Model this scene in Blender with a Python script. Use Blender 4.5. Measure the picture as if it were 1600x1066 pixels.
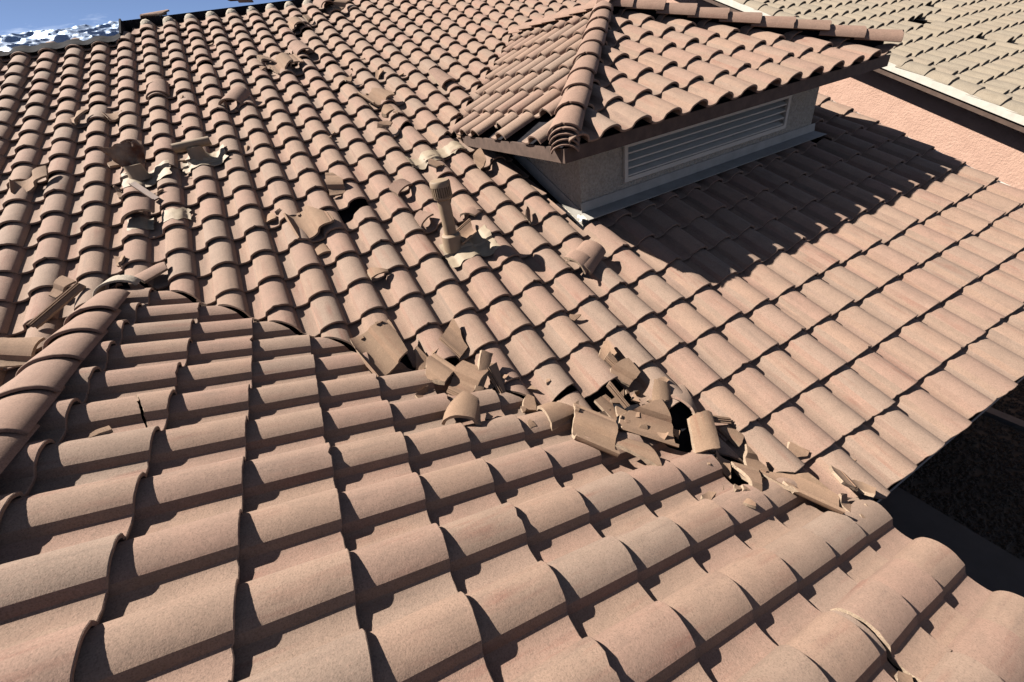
import bpy, bmesh, math, random
import numpy as np
from mathutils import Matrix, Vector, noise as mnoise

for o in list(bpy.data.objects):
    bpy.data.objects.remove(o)
scene = bpy.context.scene
R = math.radians
COL = scene.collection

# ------------------------------------------------------------------ camera
yaw, pit, rol = R(21.694), R(-34.178), R(-11.302)
CAM = Vector((-0.523, -2.702, 1.557))
fwd = Vector((math.sin(yaw) * math.cos(pit), math.cos(yaw) * math.cos(pit), math.sin(pit)))
rgt = Vector((math.cos(yaw), -math.sin(yaw), 0.0))
upv = rgt.cross(fwd)
cr = math.cos(rol) * rgt + math.sin(rol) * upv
cu = -math.sin(rol) * rgt + math.cos(rol) * upv
cam_data = bpy.data.cameras.new("camera")
cam = bpy.data.objects.new("camera", cam_data)
COL.objects.link(cam)
cam.matrix_world = Matrix(((cr.x, cu.x, -fwd.x, CAM.x), (cr.y, cu.y, -fwd.y, CAM.y), (cr.z, cu.z, -fwd.z, CAM.z), (0, 0, 0, 1)))
FPX = 632.96
cam_data.sensor_fit = 'HORIZONTAL'
cam_data.sensor_width = 36.0
cam_data.lens = FPX / 1600 * 36.0
cam_data.clip_start = 0.05
cam_data.clip_end = 2000
scene.camera = cam

# ------------------------------------------------------------------ light
LDIR = Vector((0.85, -0.67, -1.18)).normalized()          # the way the sunlight travels
SUN_EL = math.asin(-LDIR.z)
SUN_AZ = math.atan2(-LDIR.x, -LDIR.y)                      # clockwise from +Y
world = bpy.data.worlds.new("World")
scene.world = world
world.use_nodes = True
wn = world.node_tree
for n in list(wn.nodes):
    wn.nodes.remove(n)
sky = wn.nodes.new("ShaderNodeTexSky")
sky.sky_type = 'NISHITA'
sky.sun_disc = False
sky.sun_elevation = SUN_EL
sky.sun_rotation = SUN_AZ
sky.altitude = 400
sky.air_density = 0.28
sky.dust_density = 0.2
sky.ozone_density = 0.5
bg = wn.nodes.new("ShaderNodeBackground")
bg.inputs[1].default_value = 0.05
wout = wn.nodes.new("ShaderNodeOutputWorld")
# thin cirrus over the whole sky
tcw = wn.nodes.new("ShaderNodeTexCoord")
mpw = wn.nodes.new("ShaderNodeMapping")
mpw.inputs['Scale'].default_value = (1.2, 5.0, 9.0)
mpw.inputs['Rotation'].default_value = (0.2, 0.1, 0.5)
nzw = wn.nodes.new("ShaderNodeTexNoise")
nzw.inputs['Scale'].default_value = 2.2
nzw.inputs['Detail'].default_value = 7
nzw.inputs['Roughness'].default_value = 0.62
rpw = wn.nodes.new("ShaderNodeValToRGB")
rpw.color_ramp.elements[0].position = 0.52
rpw.color_ramp.elements[0].color = (0, 0, 0, 1)
rpw.color_ramp.elements[1].position = 0.80
rpw.color_ramp.elements[1].color = (0.55, 0.55, 0.55, 1)
mxw = wn.nodes.new("ShaderNodeMix")
mxw.data_type = 'RGBA'
mxw.inputs[7].default_value = (14.0, 14.3, 14.8, 1)
wn.links.new(tcw.outputs['Generated'], mpw.inputs['Vector'])
wn.links.new(mpw.outputs[0], nzw.inputs['Vector'])
wn.links.new(nzw.outputs[0], rpw.inputs[0])
wn.links.new(rpw.outputs[0], mxw.inputs[0])
wn.links.new(sky.outputs[0], mxw.inputs[6])
wn.links.new(mxw.outputs[2], bg.inputs[0])
wn.links.new(bg.outputs[0], wout.inputs[0])

sun_data = bpy.data.lights.new("sun", 'SUN')
sun_data.energy = 5.0
sun_data.angle = R(0.5)
sun_data.color = (1.0, 0.94, 0.86)
sun = bpy.data.objects.new("sun", sun_data)
COL.objects.link(sun)
sun.location = (-20, 16, 28)
sun.rotation_mode = 'QUATERNION'
sun.rotation_quaternion = LDIR.to_track_quat('-Z', 'Y')

vs_ = scene.view_settings
vs_.view_transform = 'Standard'
vs_.look = 'None'
vs_.exposure = 1.66
vs_.gamma = 1.0
vs_.use_curve_mapping = False
scene.render.engine = 'CYCLES'
scene.cycles.max_bounces = 5
scene.cycles.diffuse_bounces = 1
scene.cycles.caustics_reflective = False
scene.cycles.caustics_refractive = False

# ------------------------------------------------------------------ roof frames
PT = R(22.545)
T = math.tan(PT)
CP, SP = math.cos(PT), math.sin(PT)
W = 0.3104          # width a tile covers
L = 0.35            # length a tile shows
LB = 0.3455


class Frame:
    def __init__(s, O, U, V, l=L):
        s.O, s.U, s.V = Vector(O), Vector(U), Vector(V)
        s.N = s.U.cross(s.V)
        s.l = l

    def at(s, a, c, h=0.0):                 # a columns to the right, c courses down the slope
        return s.O + s.U * (a * W) - s.V * (c * s.l) + s.N * h

    def mat(s, p):
        U, V, N = s.U, s.V, s.N
        return Matrix(((U.x, V.x, N.x, p.x), (U.y, V.y, N.y, p.y), (U.z, V.z, N.z, p.z), (0, 0, 0, 1)))

    def grid(s, p):
        d = Vector(p) - s.O
        return d.dot(s.U) / W, -d.dot(s.V) / s.l, d.dot(s.N)


FA = Frame((0, 0, 0), (1, 0, 0), (0, CP, SP))                          # main slope
FB = Frame((-0.9077, -1.8787, 0.1392), (0, 1, 0), (-CP, 0, SP), LB)    # wing slope under the camera
RIDGE_X = -2.03
RIDGE_Z = FB.O.z - (RIDGE_X - FB.O.x) * T
FC = Frame((2 * RIDGE_X - FB.O.x, FB.O.y + 30 * W, FB.O.z), (0, -1, 0), (CP, 0, SP), LB)   # far side of the wing
VALLEY = FB.O.z / T + FB.O.x        # valley: y = -x + VALLEY
# dormer
DX1, DX2, DYF = 1.729, 5.103, 0.517
EX1, EX2, EY = 1.279, 5.553, 0.067                      # tile edge of the dormer eaves
EZ = 0.975
DCX = (EX1 + EX2) / 2
DH = (EX2 - EX1) / 2
PEAK = Vector((DCX, EY + DH, EZ + DH * T))
FD = Frame((2.148, EY, EZ), (1, 0, 0), (0, CP, SP))                    # dormer front slope
FE = Frame((EX1, EY, EZ), (0, -1, 0), (CP, 0, SP))                     # dormer left slope
FG = Frame((EX2, EY, EZ), (0, 1, 0), (-CP, 0, SP))                     # dormer right slope
GROUND = -3.4


def px(p):
    d = Vector(p) - CAM
    z = d.dot(fwd)
    if z < 0.05:
        return None
    return 800 + FPX * d.dot(cr) / z, 533 - FPX * d.dot(cu) / z


def in_view(p, m=220):
    q = px(p)
    return q is not None and -m < q[0] < 1600 + m and -m < q[1] < 1066 + m


# ------------------------------------------------------------------ materials
MATS = {}


class NT:
    def __init__(s, name):
        s.m = bpy.data.materials.new(name)
        s.m.use_nodes = True
        s.t = s.m.node_tree
        s.b = s.t.nodes["Principled BSDF"]
        MATS[name] = s.m

    def n(s, kind, **kw):
        nd = s.t.nodes.new(kind)
        for k, v in kw.items():
            if k.startswith('i_'):
                nd.inputs[k[2:].replace('_', ' ')].default_value = v
            else:
                setattr(nd, k, v)
        return nd

    def l(s, a, b):
        s.t.links.new(a, b)

    def ramp(s, src, stops):
        r = s.n("ShaderNodeValToRGB")
        e = r.color_ramp.elements
        while len(e) < len(stops):
            e.new(0.5)
        for x, (p, c) in zip(e, stops):
            x.position = p
            x.color = c if len(c) == 4 else (*c, 1)
        s.l(src, r.inputs[0])
        return r.outputs[0]

    def mix(s, fac, a, b, mode='MIX'):
        m = s.n("ShaderNodeMix", data_type='RGBA', blend_type=mode)
        if isinstance(fac, (int, float)):
            m.inputs[0].default_value = fac
        else:
            s.l(fac, m.inputs[0])
        for v, i in ((a, 6), (b, 7)):
            if isinstance(v, tuple):
                m.inputs[i].default_value = v if len(v) == 4 else (*v, 1)
            else:
                s.l(v, m.inputs[i])
        return m.outputs[2]

    def noise(s, vec, scale, detail=2.0, rough=0.5):
        nz = s.n("ShaderNodeTexNoise")
        nz.inputs['Scale'].default_value = scale
        nz.inputs['Detail'].default_value = detail
        nz.inputs['Roughness'].default_value = rough
        s.l(vec, nz.inputs['Vector'])
        return nz.outputs['Fac']

    def bump(s, h, strength, dist):
        b = s.n("ShaderNodeBump")
        b.inputs['Strength'].default_value = strength
        b.inputs['Distance'].default_value = dist
        s.l(h, b.inputs['Height'])
        s.l(b.outputs[0], s.b.inputs['Normal'])
        return b


def tile_material(name, tones, streak, streak_amt, grain=0.5, dirt=0.35):
    m = NT(name)
    tc = m.n("ShaderNodeTexCoord")
    oi = m.n("ShaderNodeObjectInfo")
    ge = m.n("ShaderNodeNewGeometry")
    rnd = m.n("ShaderNodeMath", operation='ADD')
    m.l(oi.outputs['Random'], rnd.inputs[0])
    m.l(ge.outputs['Random Per Island'], rnd.inputs[1])
    fr = m.n("ShaderNodeMath", operation='FRACT')
    m.l(rnd.outputs[0], fr.inputs[0])
    off = m.n("ShaderNodeVectorMath", operation='SCALE')
    off.inputs[0].default_value = (13.1, 7.7, 5.3)
    m.l(rnd.outputs[0], off.inputs['Scale'])
    vec = m.n("ShaderNodeVectorMath", operation='ADD')
    m.l(tc.outputs['Object'], vec.inputs[0])
    m.l(off.outputs[0], vec.inputs[1])
    v = vec.outputs[0]
    base = m.ramp(fr.outputs[0], [(i / (len(tones) - 1), c) for i, c in enumerate(tones)])
    # streaks running down the length of the tile
    mp = m.n("ShaderNodeMapping")
    mp.inputs['Scale'].default_value = (26, 2.2, 8)
    m.l(v, mp.inputs['Vector'])
    st = m.noise(mp.outputs[0], 1.0, 5, 0.6)
    patch = m.noise(v, 3.0, 2)
    pk = m.ramp(patch, [(0.42, (0, 0, 0)), (0.68, (1, 1, 1))])
    sk = m.ramp(st, [(0.50, (0, 0, 0)), (0.72, (streak_amt,) * 3)])
    mul = m.n("ShaderNodeMath", operation='MULTIPLY')
    m.l(pk, mul.inputs[0])
    m.l(sk, mul.inputs[1])
    col = m.mix(mul.outputs[0], base, streak)
    # soft blotches of dust
    bl = m.noise(v, 9.0, 4, 0.6)
    col = m.mix(m.ramp(bl, [(0.35, (dirt,) * 3), (0.65, (0, 0, 0))]), col, tuple(x * 0.72 for x in tones[0]))
    # grey runoff stains and pale scuffs
    mp2 = m.n("ShaderNodeMapping")
    mp2.inputs['Scale'].default_value = (14, 1.3, 5)
    m.l(v, mp2.inputs['Vector'])
    s2_ = m.noise(mp2.outputs[0], 1.0, 6, 0.65)
    col = m.mix(m.ramp(s2_, [(0.54, (0, 0, 0)), (0.74, (0.5,) * 3)]), col, (tones[0][0] * .55, tones[0][1] * .56, tones[0][2] * .6))
    s3_ = m.noise(v, 38.0, 5, 0.7)
    col = m.mix(m.ramp(s3_, [(0.66, (0, 0, 0)), (0.76, (0.55,) * 3)]), col, tuple(min(x * 1.35, .8) for x in tones[-1]))
    # sand grain of the concrete
    g = m.noise(v, 170.0, 3, 0.75)
    col = m.mix(m.ramp(g, [(0.38, (grain,) * 3), (0.50, (0, 0, 0))]), col, tuple(x * 0.42 for x in tones[0]))
    g2 = m.noise(v, 120.0, 2, 0.7)
    col = m.mix(m.ramp(g2, [(0.54, (0, 0, 0)), (0.70, (grain * 0.7,) * 3)]), col, tuple(min(x * 1.45, .8) for x in tones[-1]))
    m.l(col, m.b.inputs['Base Color'])
    m.b.inputs['Roughness'].default_value = 0.92
    m.b.inputs['Specular IOR Level'].default_value = 0.25
    hn = m.noise(v, 190.0, 4, 0.75)
    hl = m.noise(v, 24.0, 3, 0.6)
    ad = m.n("ShaderNodeMath", operation='MULTIPLY_ADD')
    m.l(hl, ad.inputs[0])
    ad.inputs[1].default_value = 1.2
    m.l(hn, ad.inputs[2])
    m.bump(ad.outputs[0], 0.55, 0.0022)
    return m.m


tile_material('tile', [(0.190, 0.134, 0.101), (0.213, 0.143, 0.105), (0.228, 0.149, 0.108), (0.200, 0.145, 0.111), (0.224, 0.140, 0.105), (0.202, 0.131, 0.099)],
              (0.155, 0.065, 0.047), 0.75)
tile_material('cap', [(0.182, 0.118, 0.088), (0.206, 0.130, 0.096), (0.192, 0.124, 0.093)], (0.165, 0.082, 0.06), 0.6)
tile_material('broken', [(0.17, 0.112, 0.074), (0.205, 0.13, 0.086), (0.222, 0.144, 0.095)], (0.155, 0.07, 0.045), 0.7, 0.35)
tile_material('fracture', [(0.22, 0.16, 0.112), (0.27, 0.20, 0.142)], (0.18, 0.12, 0.08), 0.5, 0.6)
tile_material('tan_tile', [(0.200, 0.166, 0.124), (0.218, 0.180, 0.134), (0.184, 0.156, 0.12), (0.210, 0.170, 0.127)], (0.16, 0.125, 0.09), 0.7)


def simple(name, c1, c2, scale, rough=0.8, bump=0.0, dist=0.01, metal=0.0, bscale=None, detail=4, spec=0.3):
    m = NT(name)
    tc = m.n("ShaderNodeTexCoord")
    f = m.noise(tc.outputs['Object'], scale, detail, 0.6)
    m.l(m.ramp(f, [(0.35, c1), (0.65, c2)]), m.b.inputs['Base Color'])
    m.b.inputs['Roughness'].default_value = rough
    m.b.inputs['Metallic'].default_value = metal
    m.b.inputs['Specular IOR Level'].default_value = spec
    if bump:
        m.bump(m.noise(tc.outputs['Object'], bscale or scale * 3, 4, 0.65), bump, dist)
    return m.m


simple('felt', (0.006, 0.006, 0.008), (0.014, 0.013, 0.015), 20, 0.95, 0.5, 0.004, spec=0.08)
simple('stucco_beige', (0.36, 0.315, 0.255), (0.50, 0.445, 0.37), 42, 0.95, 1.0, 0.05, bscale=46)
simple('stucco_pink', (0.325, 0.205, 0.155), (0.365, 0.233, 0.177), 5, 0.95, 0.6, 0.02, bscale=34)
simple('house_wall', (0.272, 0.178, 0.136), (0.306, 0.204, 0.153), 9, 0.95, 1.0, 0.02, bscale=26)
simple('fascia_brown', (0.052, 0.033, 0.025), (0.078, 0.05, 0.038), 12, 0.75, 0.3, 0.003)
simple('trim_beige', (0.443, 0.398, 0.336), (0.492, 0.443, 0.377), 7, 0.7, 0.2, 0.002)
simple('white_paint', (0.357, 0.332, 0.289), (0.425, 0.399, 0.348), 8, 0.6, 0.2, 0.002)
simple('flashing_grey', (0.23, 0.215, 0.19), (0.29, 0.27, 0.24), 6, 0.6, 0.2, 0.002, 0.1)
simple('flashing_paint', (0.205, 0.158, 0.108), (0.25, 0.197, 0.138), 11, 0.7, 0.5, 0.006, bscale=18)
simple('vent_paint', (0.172, 0.122, 0.080), (0.215, 0.155, 0.103), 9, 0.65, 0.2, 0.002)
simple('rust', (0.09, 0.035, 0.018), (0.27, 0.19, 0.13), 7, 0.8, 0.5, 0.006, 0.0, detail=6)
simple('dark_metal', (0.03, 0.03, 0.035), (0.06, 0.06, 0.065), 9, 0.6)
simple('brown_metal', (0.075, 0.042, 0.03), (0.12, 0.07, 0.05), 12, 0.6)
simple('gutter_grey', (0.10, 0.115, 0.14), (0.13, 0.145, 0.17), 5, 0.55)
fm = NT('foil')
ftc = fm.n("ShaderNodeTexCoord")
fmp = fm.n("ShaderNodeMapping")
fmp.inputs['Rotation'].default_value = (0, 0, 0.65)
fmp.inputs['Scale'].default_value = (2.2, 9.0, 4.0)
fm.l(ftc.outputs['Object'], fmp.inputs['Vector'])
ff = fm.noise(fmp.outputs[0], 0.9, 2, 0.5)
fm.l(fm.ramp(fm.noise(ftc.outputs['Object'], 3, 3), [(0.35, (0.20, 0.28, 0.42)), (0.65, (0.34, 0.41, 0.53))]), fm.b.inputs['Base Color'])
fm.b.inputs['Metallic'].default_value = 0.65
fm.b.inputs['Roughness'].default_value = 0.4
fm.bump(ff, 0.45, 0.05)
simple('concrete_walk', (0.065, 0.061, 0.058), (0.08, 0.076, 0.072), 3, 0.9, 0.3, 0.002, bscale=120)
simple('gravel', (0.025, 0.019, 0.015), (0.085, 0.068, 0.052), 60, 0.95)
simple('edging', (0.10, 0.09, 0.085), (0.13, 0.12, 0.11), 6, 0.9)
simple('earth', (0.06, 0.048, 0.038), (0.09, 0.075, 0.06), 1.5, 0.95)
simple('mortar', (0.216, 0.184, 0.144), (0.272, 0.232, 0.184), 20, 0.95, 0.8, 0.01, bscale=40)


# ------------------------------------------------------------------ object helpers
def link(name, me, mat=None, parent=None, mw=None):
    o = bpy.data.objects.new(name, me)
    COL.objects.link(o)
    if mat is not None and me is not None and not me.materials:
        me.materials.append(MATS[mat])
    if parent is not None:
        o.parent = parent
        o.matrix_parent_inverse = WORLD[parent.name].inverted()
    o.matrix_basis = mw if mw is not None else Matrix.Identity(4)
    WORLD[o.name] = mw.copy() if mw is not None else Matrix.Identity(4)
    return o


WORLD = {}


def tag(o, label=None, cat=None, group=None, kind=None):
    for k, v in (('label', label), ('category', cat), ('group', group), ('kind', kind)):
        if v:
            o[k] = v
    return o


def empty(name, loc):
    o = bpy.data.objects.new(name, None)
    COL.objects.link(o)
    o.empty_display_size = 0.2
    o.location = loc
    WORLD[o.name] = Matrix.Translation(Vector(loc))
    return o


def mesh_from(name, verts, faces, smooth=None):
    me = bpy.data.meshes.new(name)
    me.from_pydata([tuple(v) for v in verts], [], faces)
    me.update()
    fix_normals(me)
    if smooth is not None:
        smooth_mesh(me, smooth)
    return me


def fix_normals(me):
    bm = bmesh.new()
    bm.from_mesh(me)
    bmesh.ops.recalc_face_normals(bm, faces=bm.faces)
    bm.to_mesh(me)
    bm.free()


def smooth_mesh(me, ang=38):
    me.polygons.foreach_set('use_smooth', [True] * len(me.polygons))
    me.set_sharp_from_angle(angle=R(ang))
    me.update()


class MB:
    """collects boxes, slabs and tubes; builds one mesh"""
    def __init__(s):
        s.v, s.f = [], []

    def add(s, verts, faces):
        b = len(s.v)
        s.v += [Vector(v) for v in verts]
        s.f += [tuple(b + i for i in f) for f in faces]
        return s

    def box(s, p0, p1, M=None):
        x0, y0, z0 = p0
        x1, y1, z1 = p1
        vs = [Vector(q) for q in ((x0, y0, z0), (x1, y0, z0), (x1, y1, z0), (x0, y1, z0), (x0, y0, z1), (x1, y0, z1), (x1, y1, z1), (x0, y1, z1))]
        if M is not None:
            vs = [M @ q for q in vs]
        return s.add(vs, [(0, 3, 2, 1), (4, 5, 6, 7), (0, 1, 5, 4), (1, 2, 6, 5), (2, 3, 7, 6), (3, 0, 4, 7)])

    def slab(s, poly, down):
        """polygon given by points, extruded along the vector down"""
        n = len(poly)
        d = Vector(down)
        vs = [Vector(p) for p in poly] + [Vector(p) + d for p in poly]
        fs = [tuple(range(n)), tuple(range(2 * n - 1, n - 1, -1))] + [(i, i + n, (i + 1) % n + n, (i + 1) % n) for i in range(n)]
        return s.add(vs, fs)

    def tube(s, a, b, r0, r1=None, seg=20, cap=True):
        r1 = r0 if r1 is None else r1
        a, b = Vector(a), Vector(b)
        d = (b - a).normalized()
        x = d.orthogonal().normalized()
        y = d.cross(x)
        vs = []
        for p, r in ((a, r0), (b, r1)):
            vs += [p + x * (r * math.cos(2 * math.pi * i / seg)) + y * (r * math.sin(2 * math.pi * i / seg)) for i in range(seg)]
        fs = [(i, (i + 1) % seg, (i + 1) % seg + seg, i + seg) for i in range(seg)]
        if cap:
            fs += [tuple(range(seg - 1, -1, -1)), tuple(range(seg, 2 * seg))]
        return s.add(vs, fs)

    def lathe(s, a, axis, prof, seg=24):
        """prof: (height, radius) pairs along axis from a"""
        a, d = Vector(a), Vector(axis).normalized()
        x = d.orthogonal().normalized()
        y = d.cross(x)
        vs, fs = [], []
        for h, r in prof:
            vs += [a + d * h + x * (r * math.cos(2 * math.pi * i / seg)) + y * (r * math.sin(2 * math.pi * i / seg)) for i in range(seg)]
        for j in range(len(prof) - 1):
            fs += [(j * seg + i, j * seg + (i + 1) % seg, (j + 1) * seg + (i + 1) % seg, (j + 1) * seg + i) for i in range(seg)]
        fs += [tuple(range(seg - 1, -1, -1)), tuple(range((len(prof) - 1) * seg, len(prof) * seg))]
        return s.add(vs, fs)

    def build(s, name, mat, parent=None, smooth=None):
        me = mesh_from(name, s.v, s.f, smooth)
        return link(name, me, mat, parent)


# ------------------------------------------------------------------ tile meshes
PROF = [(-.035, 3), (0.0, 1), (0.05, -3), (.12, -5), (.19, -4.5), (.25, -2), (.29, 1), (.318, 5), (.332, 12), (.357, 27), (.380, 40), (.42, 48), (.47, 55.5),
        (.53, 62.5), (.60, 68), (.66, 70), (.72, 69.5), (.78, 66), (.84, 59.5), (.89, 51), (.93, 41.5), (.952, 34), (.97, 23), (.985, 12), (.995, 4)]
SIDE_LOCK = [(-.125, -6), (-.12, 5), (-.105, 5), (-.10, -5), (-.078, -5), (-.073, 6), (-.058, 6), (-.053, -4)]
TILT = 0.098
LT = 0.425         # full length of a tile
TH = 0.0165


def prof_h(u):
    u = u % 1.0
    for (a, ha), (b, hb) in zip(PROF, PROF[1:]):
        if a <= u <= b:
            return (ha + (hb - ha) * (u - a) / (b - a)) * 0.001
    return 0.003


def curved_tile(name, prof, length, nv, thick, tilt, seed, jag=0.0016, taper=0.0, rough=0.0006, width=W, mat='tile', end_ribs=False):
    """a moulded sheet: prof gives (u fraction, h mm); closed solid with a worn lower edge"""
    rnd = random.Random(seed)
    P = [(u * width, h * 0.001) for u, h in prof]
    n = len(P)
    nor = []
    for i in range(n):
        a, b = P[max(0, i - 1)], P[min(n - 1, i + 1)]
        dx, dy = b[0] - a[0], b[1] - a[1]
        q = math.hypot(dx, dy) or 1
        nor.append((-dy / q, dx / q))
    vs = [0.0, 0.0035, 0.018] + [length * k / nv for k in range(1, nv + 1)]
    m = len(vs)
    so = Vector((seed * 3.17, seed * 1.3, 0))
    chips = [(rnd.uniform(P[0][0], P[-1][0]), rnd.uniform(.004, .011), rnd.uniform(.003, .011)) for _ in range(rnd.choice((0, 1, 2, 3)))]
    V, F = [], []
    cx = sum(p[0] for p in P) / n
    for side in (0, 1):
        for j, v in enumerate(vs):
            for i in range(n):
                u, h = P[i]
                u2 = cx + (u - cx) * (1 - taper * v / length)
                h2 = h * (1 - 0.6 * taper * v / length)
                e = mnoise.noise(Vector((u * 38, 0, 0)) + so) + 0.7 * mnoise.noise(Vector((u * 140, 0, 5)) + so)
                vv = v + (e * jag + sum(d * math.exp(-((u - q) / wd) ** 2) for q, wd, d in chips) if j < 2 else 0)
                hh = h2 - tilt * v + mnoise.noise(Vector((u * 9, v * 7, 1)) + so) * rough
                if side == 0:
                    if j == 0:
                        hh -= 0.0022
                        u2 -= nor[i][0] * 0.002
                    V.append((u2, vv, hh))
                else:
                    V.append((u2 - nor[i][0] * thick, vv, hh - nor[i][1] * thick))
    o = n * m
    for j in range(m - 1):
        for i in range(n - 1):
            a = j * n + i
            F.append((a, a + 1, a + n + 1, a + n))
            F.append((o + a, o + a + n, o + a + n + 1, o + a + 1))
    for i in range(n - 1):
        F.append((i, o + i, o + i + 1, i + 1))
        a = (m - 1) * n + i
        F.append((a, a + 1, o + a + 1, o + a))
    for j in range(m - 1):
        a = j * n
        F.append((a, a + n, o + a + n, o + a))
        a = j * n + n - 1
        F.append((a, o + a, o + a + n, a + n))
    if end_ribs:                     # fixing lugs and ribs under the head of the tile
        for uu in (0.10, 0.20, 0.62):
            hu = prof_h(uu) - thick
            mb = MB().box((uu * width - .012, length - .05, hu - tilt * length - .014), (uu * width + .012, length - .02, hu - tilt * length + .004))
            b = len(V)
            V += [tuple(q) for q in mb.v]
            F += [tuple(b + k for k in f) for f in mb.f]
    me = mesh_from(name, V, F, 24)
    me.materials.append(MATS[mat])
    return me


NEAR = [curved_tile('roof_tile_mesh', PROF, LT, 4, TH, TILT, s) for s in range(10)]
FAR = [curved_tile('roof_tile_far_mesh', PROF[::2] + [PROF[-1]], LT, 1, TH, TILT, s + 20, jag=0.001) for s in range(3)]
TAN = [curved_tile('tan_tile_mesh', PROF[::2] + [PROF[-1]], LT, 1, TH, TILT, s + 40, jag=0.001, mat='tan_tile') for s in range(2)]
FULL = curved_tile('loose_tile_mesh', SIDE_LOCK + PROF, LT, 14, 0.019, 0.0, 77, jag=0.002, mat='broken', end_ribs=True)
CAPW = 0.27
CAPPROF = [(0.5 + 0.5 * math.sin(R(a)), 92 * (math.cos(R(a)) - math.cos(R(82)))) for a in range(-82, 83, 8)]
CAPS = [curved_tile('ridge_cap_mesh', CAPPROF, 0.42, 4, 0.015, 0.055, s + 60, jag=0.002, taper=0.14, width=CAPW, mat='cap') for s in range(4)]
CAPFULL = curved_tile('loose_cap_mesh', CAPPROF, 0.42, 14, 0.018, 0.0, 91, jag=0.002, taper=0.12, width=CAPW, mat='cap')
RAKE = [curved_tile('rake_tile_mesh', CAPPROF, 0.43, 2, 0.015, 0.06, s + 70, jag=0.002, taper=0.06, width=0.30, mat='tan_tile') for s in range(2)]


def cut_mesh(me, planes, name, jitter=0.0, seed=0):
    """a copy of a mesh kept on the inner side of planes (point, normal) in its own space"""
    bm = bmesh.new()
    bm.from_mesh(me)
    rnd = random.Random(seed)
    for co, no in planes:
        if not bm.faces:
            break
        g = bm.verts[:] + bm.edges[:] + bm.faces[:]
        r = bmesh.ops.bisect_plane(bm, geom=g, dist=1e-5, plane_co=co, plane_no=no, clear_outer=True, clear_inner=False)
        ed = [e for e in r['geom_cut'] if isinstance(e, bmesh.types.BMEdge)]
        cv = [v for v in r['geom_cut'] if isinstance(v, bmesh.types.BMVert)]
        if jitter:
            nv = Vector(no).normalized()
            for v in cv:
                k = mnoise.noise(Vector(v.co) * 26 + Vector((seed * 2.3, 0, 0))) + 0.6 * mnoise.noise(Vector(v.co) * 75 + Vector((seed, 3, 0)))
                v.co += nv * (k * jitter)
        if ed:
            hf = bmesh.ops.holes_fill(bm, edges=ed, sides=0)
            if jitter >= 0.003:
                for f in hf['faces']:
                    f.material_index = 1
            fs = [f for f in bm.faces if len(f.verts) > 4]
            if fs:
                bmesh.ops.triangulate(bm, faces=fs)
    if not bm.faces:
        bm.free()
        return None
    out = bpy.data.meshes.new(name)
    bm.to_mesh(out)
    bm.free()
    for m in me.materials:
        out.materials.append(m)
    if jitter >= 0.003:
        out.materials.append(MATS['fracture'])
    smooth_mesh(out, 24)
    return out
# ------------------------------------------------------------------ ground
def sheet(name, x0, y0, x1, y1, z, mat):
    me = mesh_from(name, [(x0, y0, z), (x1, y0, z), (x1, y1, z), (x0, y1, z)], [(0, 1, 2, 3)])
    return link(name, me, mat)


tag(sheet('ground', -600, -600, 600, 600, GROUND - 0.03, 'earth'), 'dark earth around the houses', kind='structure')
wk = MB().box((-1.0, -14, GROUND - 0.1), (4.38, 6, GROUND)).build('walkway', 'concrete_walk')
tag(wk, 'smooth dark grey concrete walkway along the house', kind='structure')
ed = MB().box((6.42, -14, GROUND - 0.1), (6.55, 6, GROUND + 0.03)).build('path_edging', 'edging')
tag(ed, 'thin concrete edging strip in the gravel', kind='structure')


def gravel():
    rnd = random.Random(5)
    V, F = [], []
    base = [(0, 0, 1), (1, 0, 0.1), (0.2, 0.9, 0), (-0.8, 0.5, 0.1), (-0.7, -0.7, 0), (0.3, -0.9, 0.1)]
    fc = [(0, 1, 2), (0, 2, 3), (0, 3, 4), (0, 4, 5), (0, 5, 1)]
    for _ in range(26000):
        x = rnd.uniform(4.4, 8.6)
        y = rnd.uniform(-5.2, 1.5)
        if 6.38 < x < 6.59:
            continue
        s = rnd.uniform(0.012, 0.034)
        a = rnd.uniform(0, 6.28)
        ca, sa = math.cos(a) * s, math.sin(a) * s
        b = len(V)
        for q in base:
            j = rnd.uniform(0.75, 1.25)
            V.append((x + (q[0] * ca - q[1] * sa) * j, y + (q[0] * sa + q[1] * ca) * j, GROUND - 0.02 + q[2] * s * 0.8 * j))
        F += [(b + i, b + k, b + m) for i, k, m in fc]
    me = bpy.data.meshes.new('gravel')
    me.from_pydata(V, [], F)
    me.update()
    return tag(link('gravel', me, 'gravel'), 'dark crushed gravel beside the concrete walkway', 'gravel', kind='stuff')


gravel()

# ------------------------------------------------------------------ the house: decks, walls
house = empty('house', (2.0, 2.0, GROUND))
tag(house, 'storm damaged house with pinkish tan curved concrete roof tiles in the foreground', 'house')
DK = -0.085


def on(fr, pts, h):
    """points on a roof plane above plan points"""
    out = []
    for x, y in pts:
        d = Vector((x, y, 0)) - fr.O
        z = fr.O.z + (h - (fr.N.x * d.x + fr.N.y * d.y)) / fr.N.z if True else 0
        out.append(Vector((x, y, z)))
    return out


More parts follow.
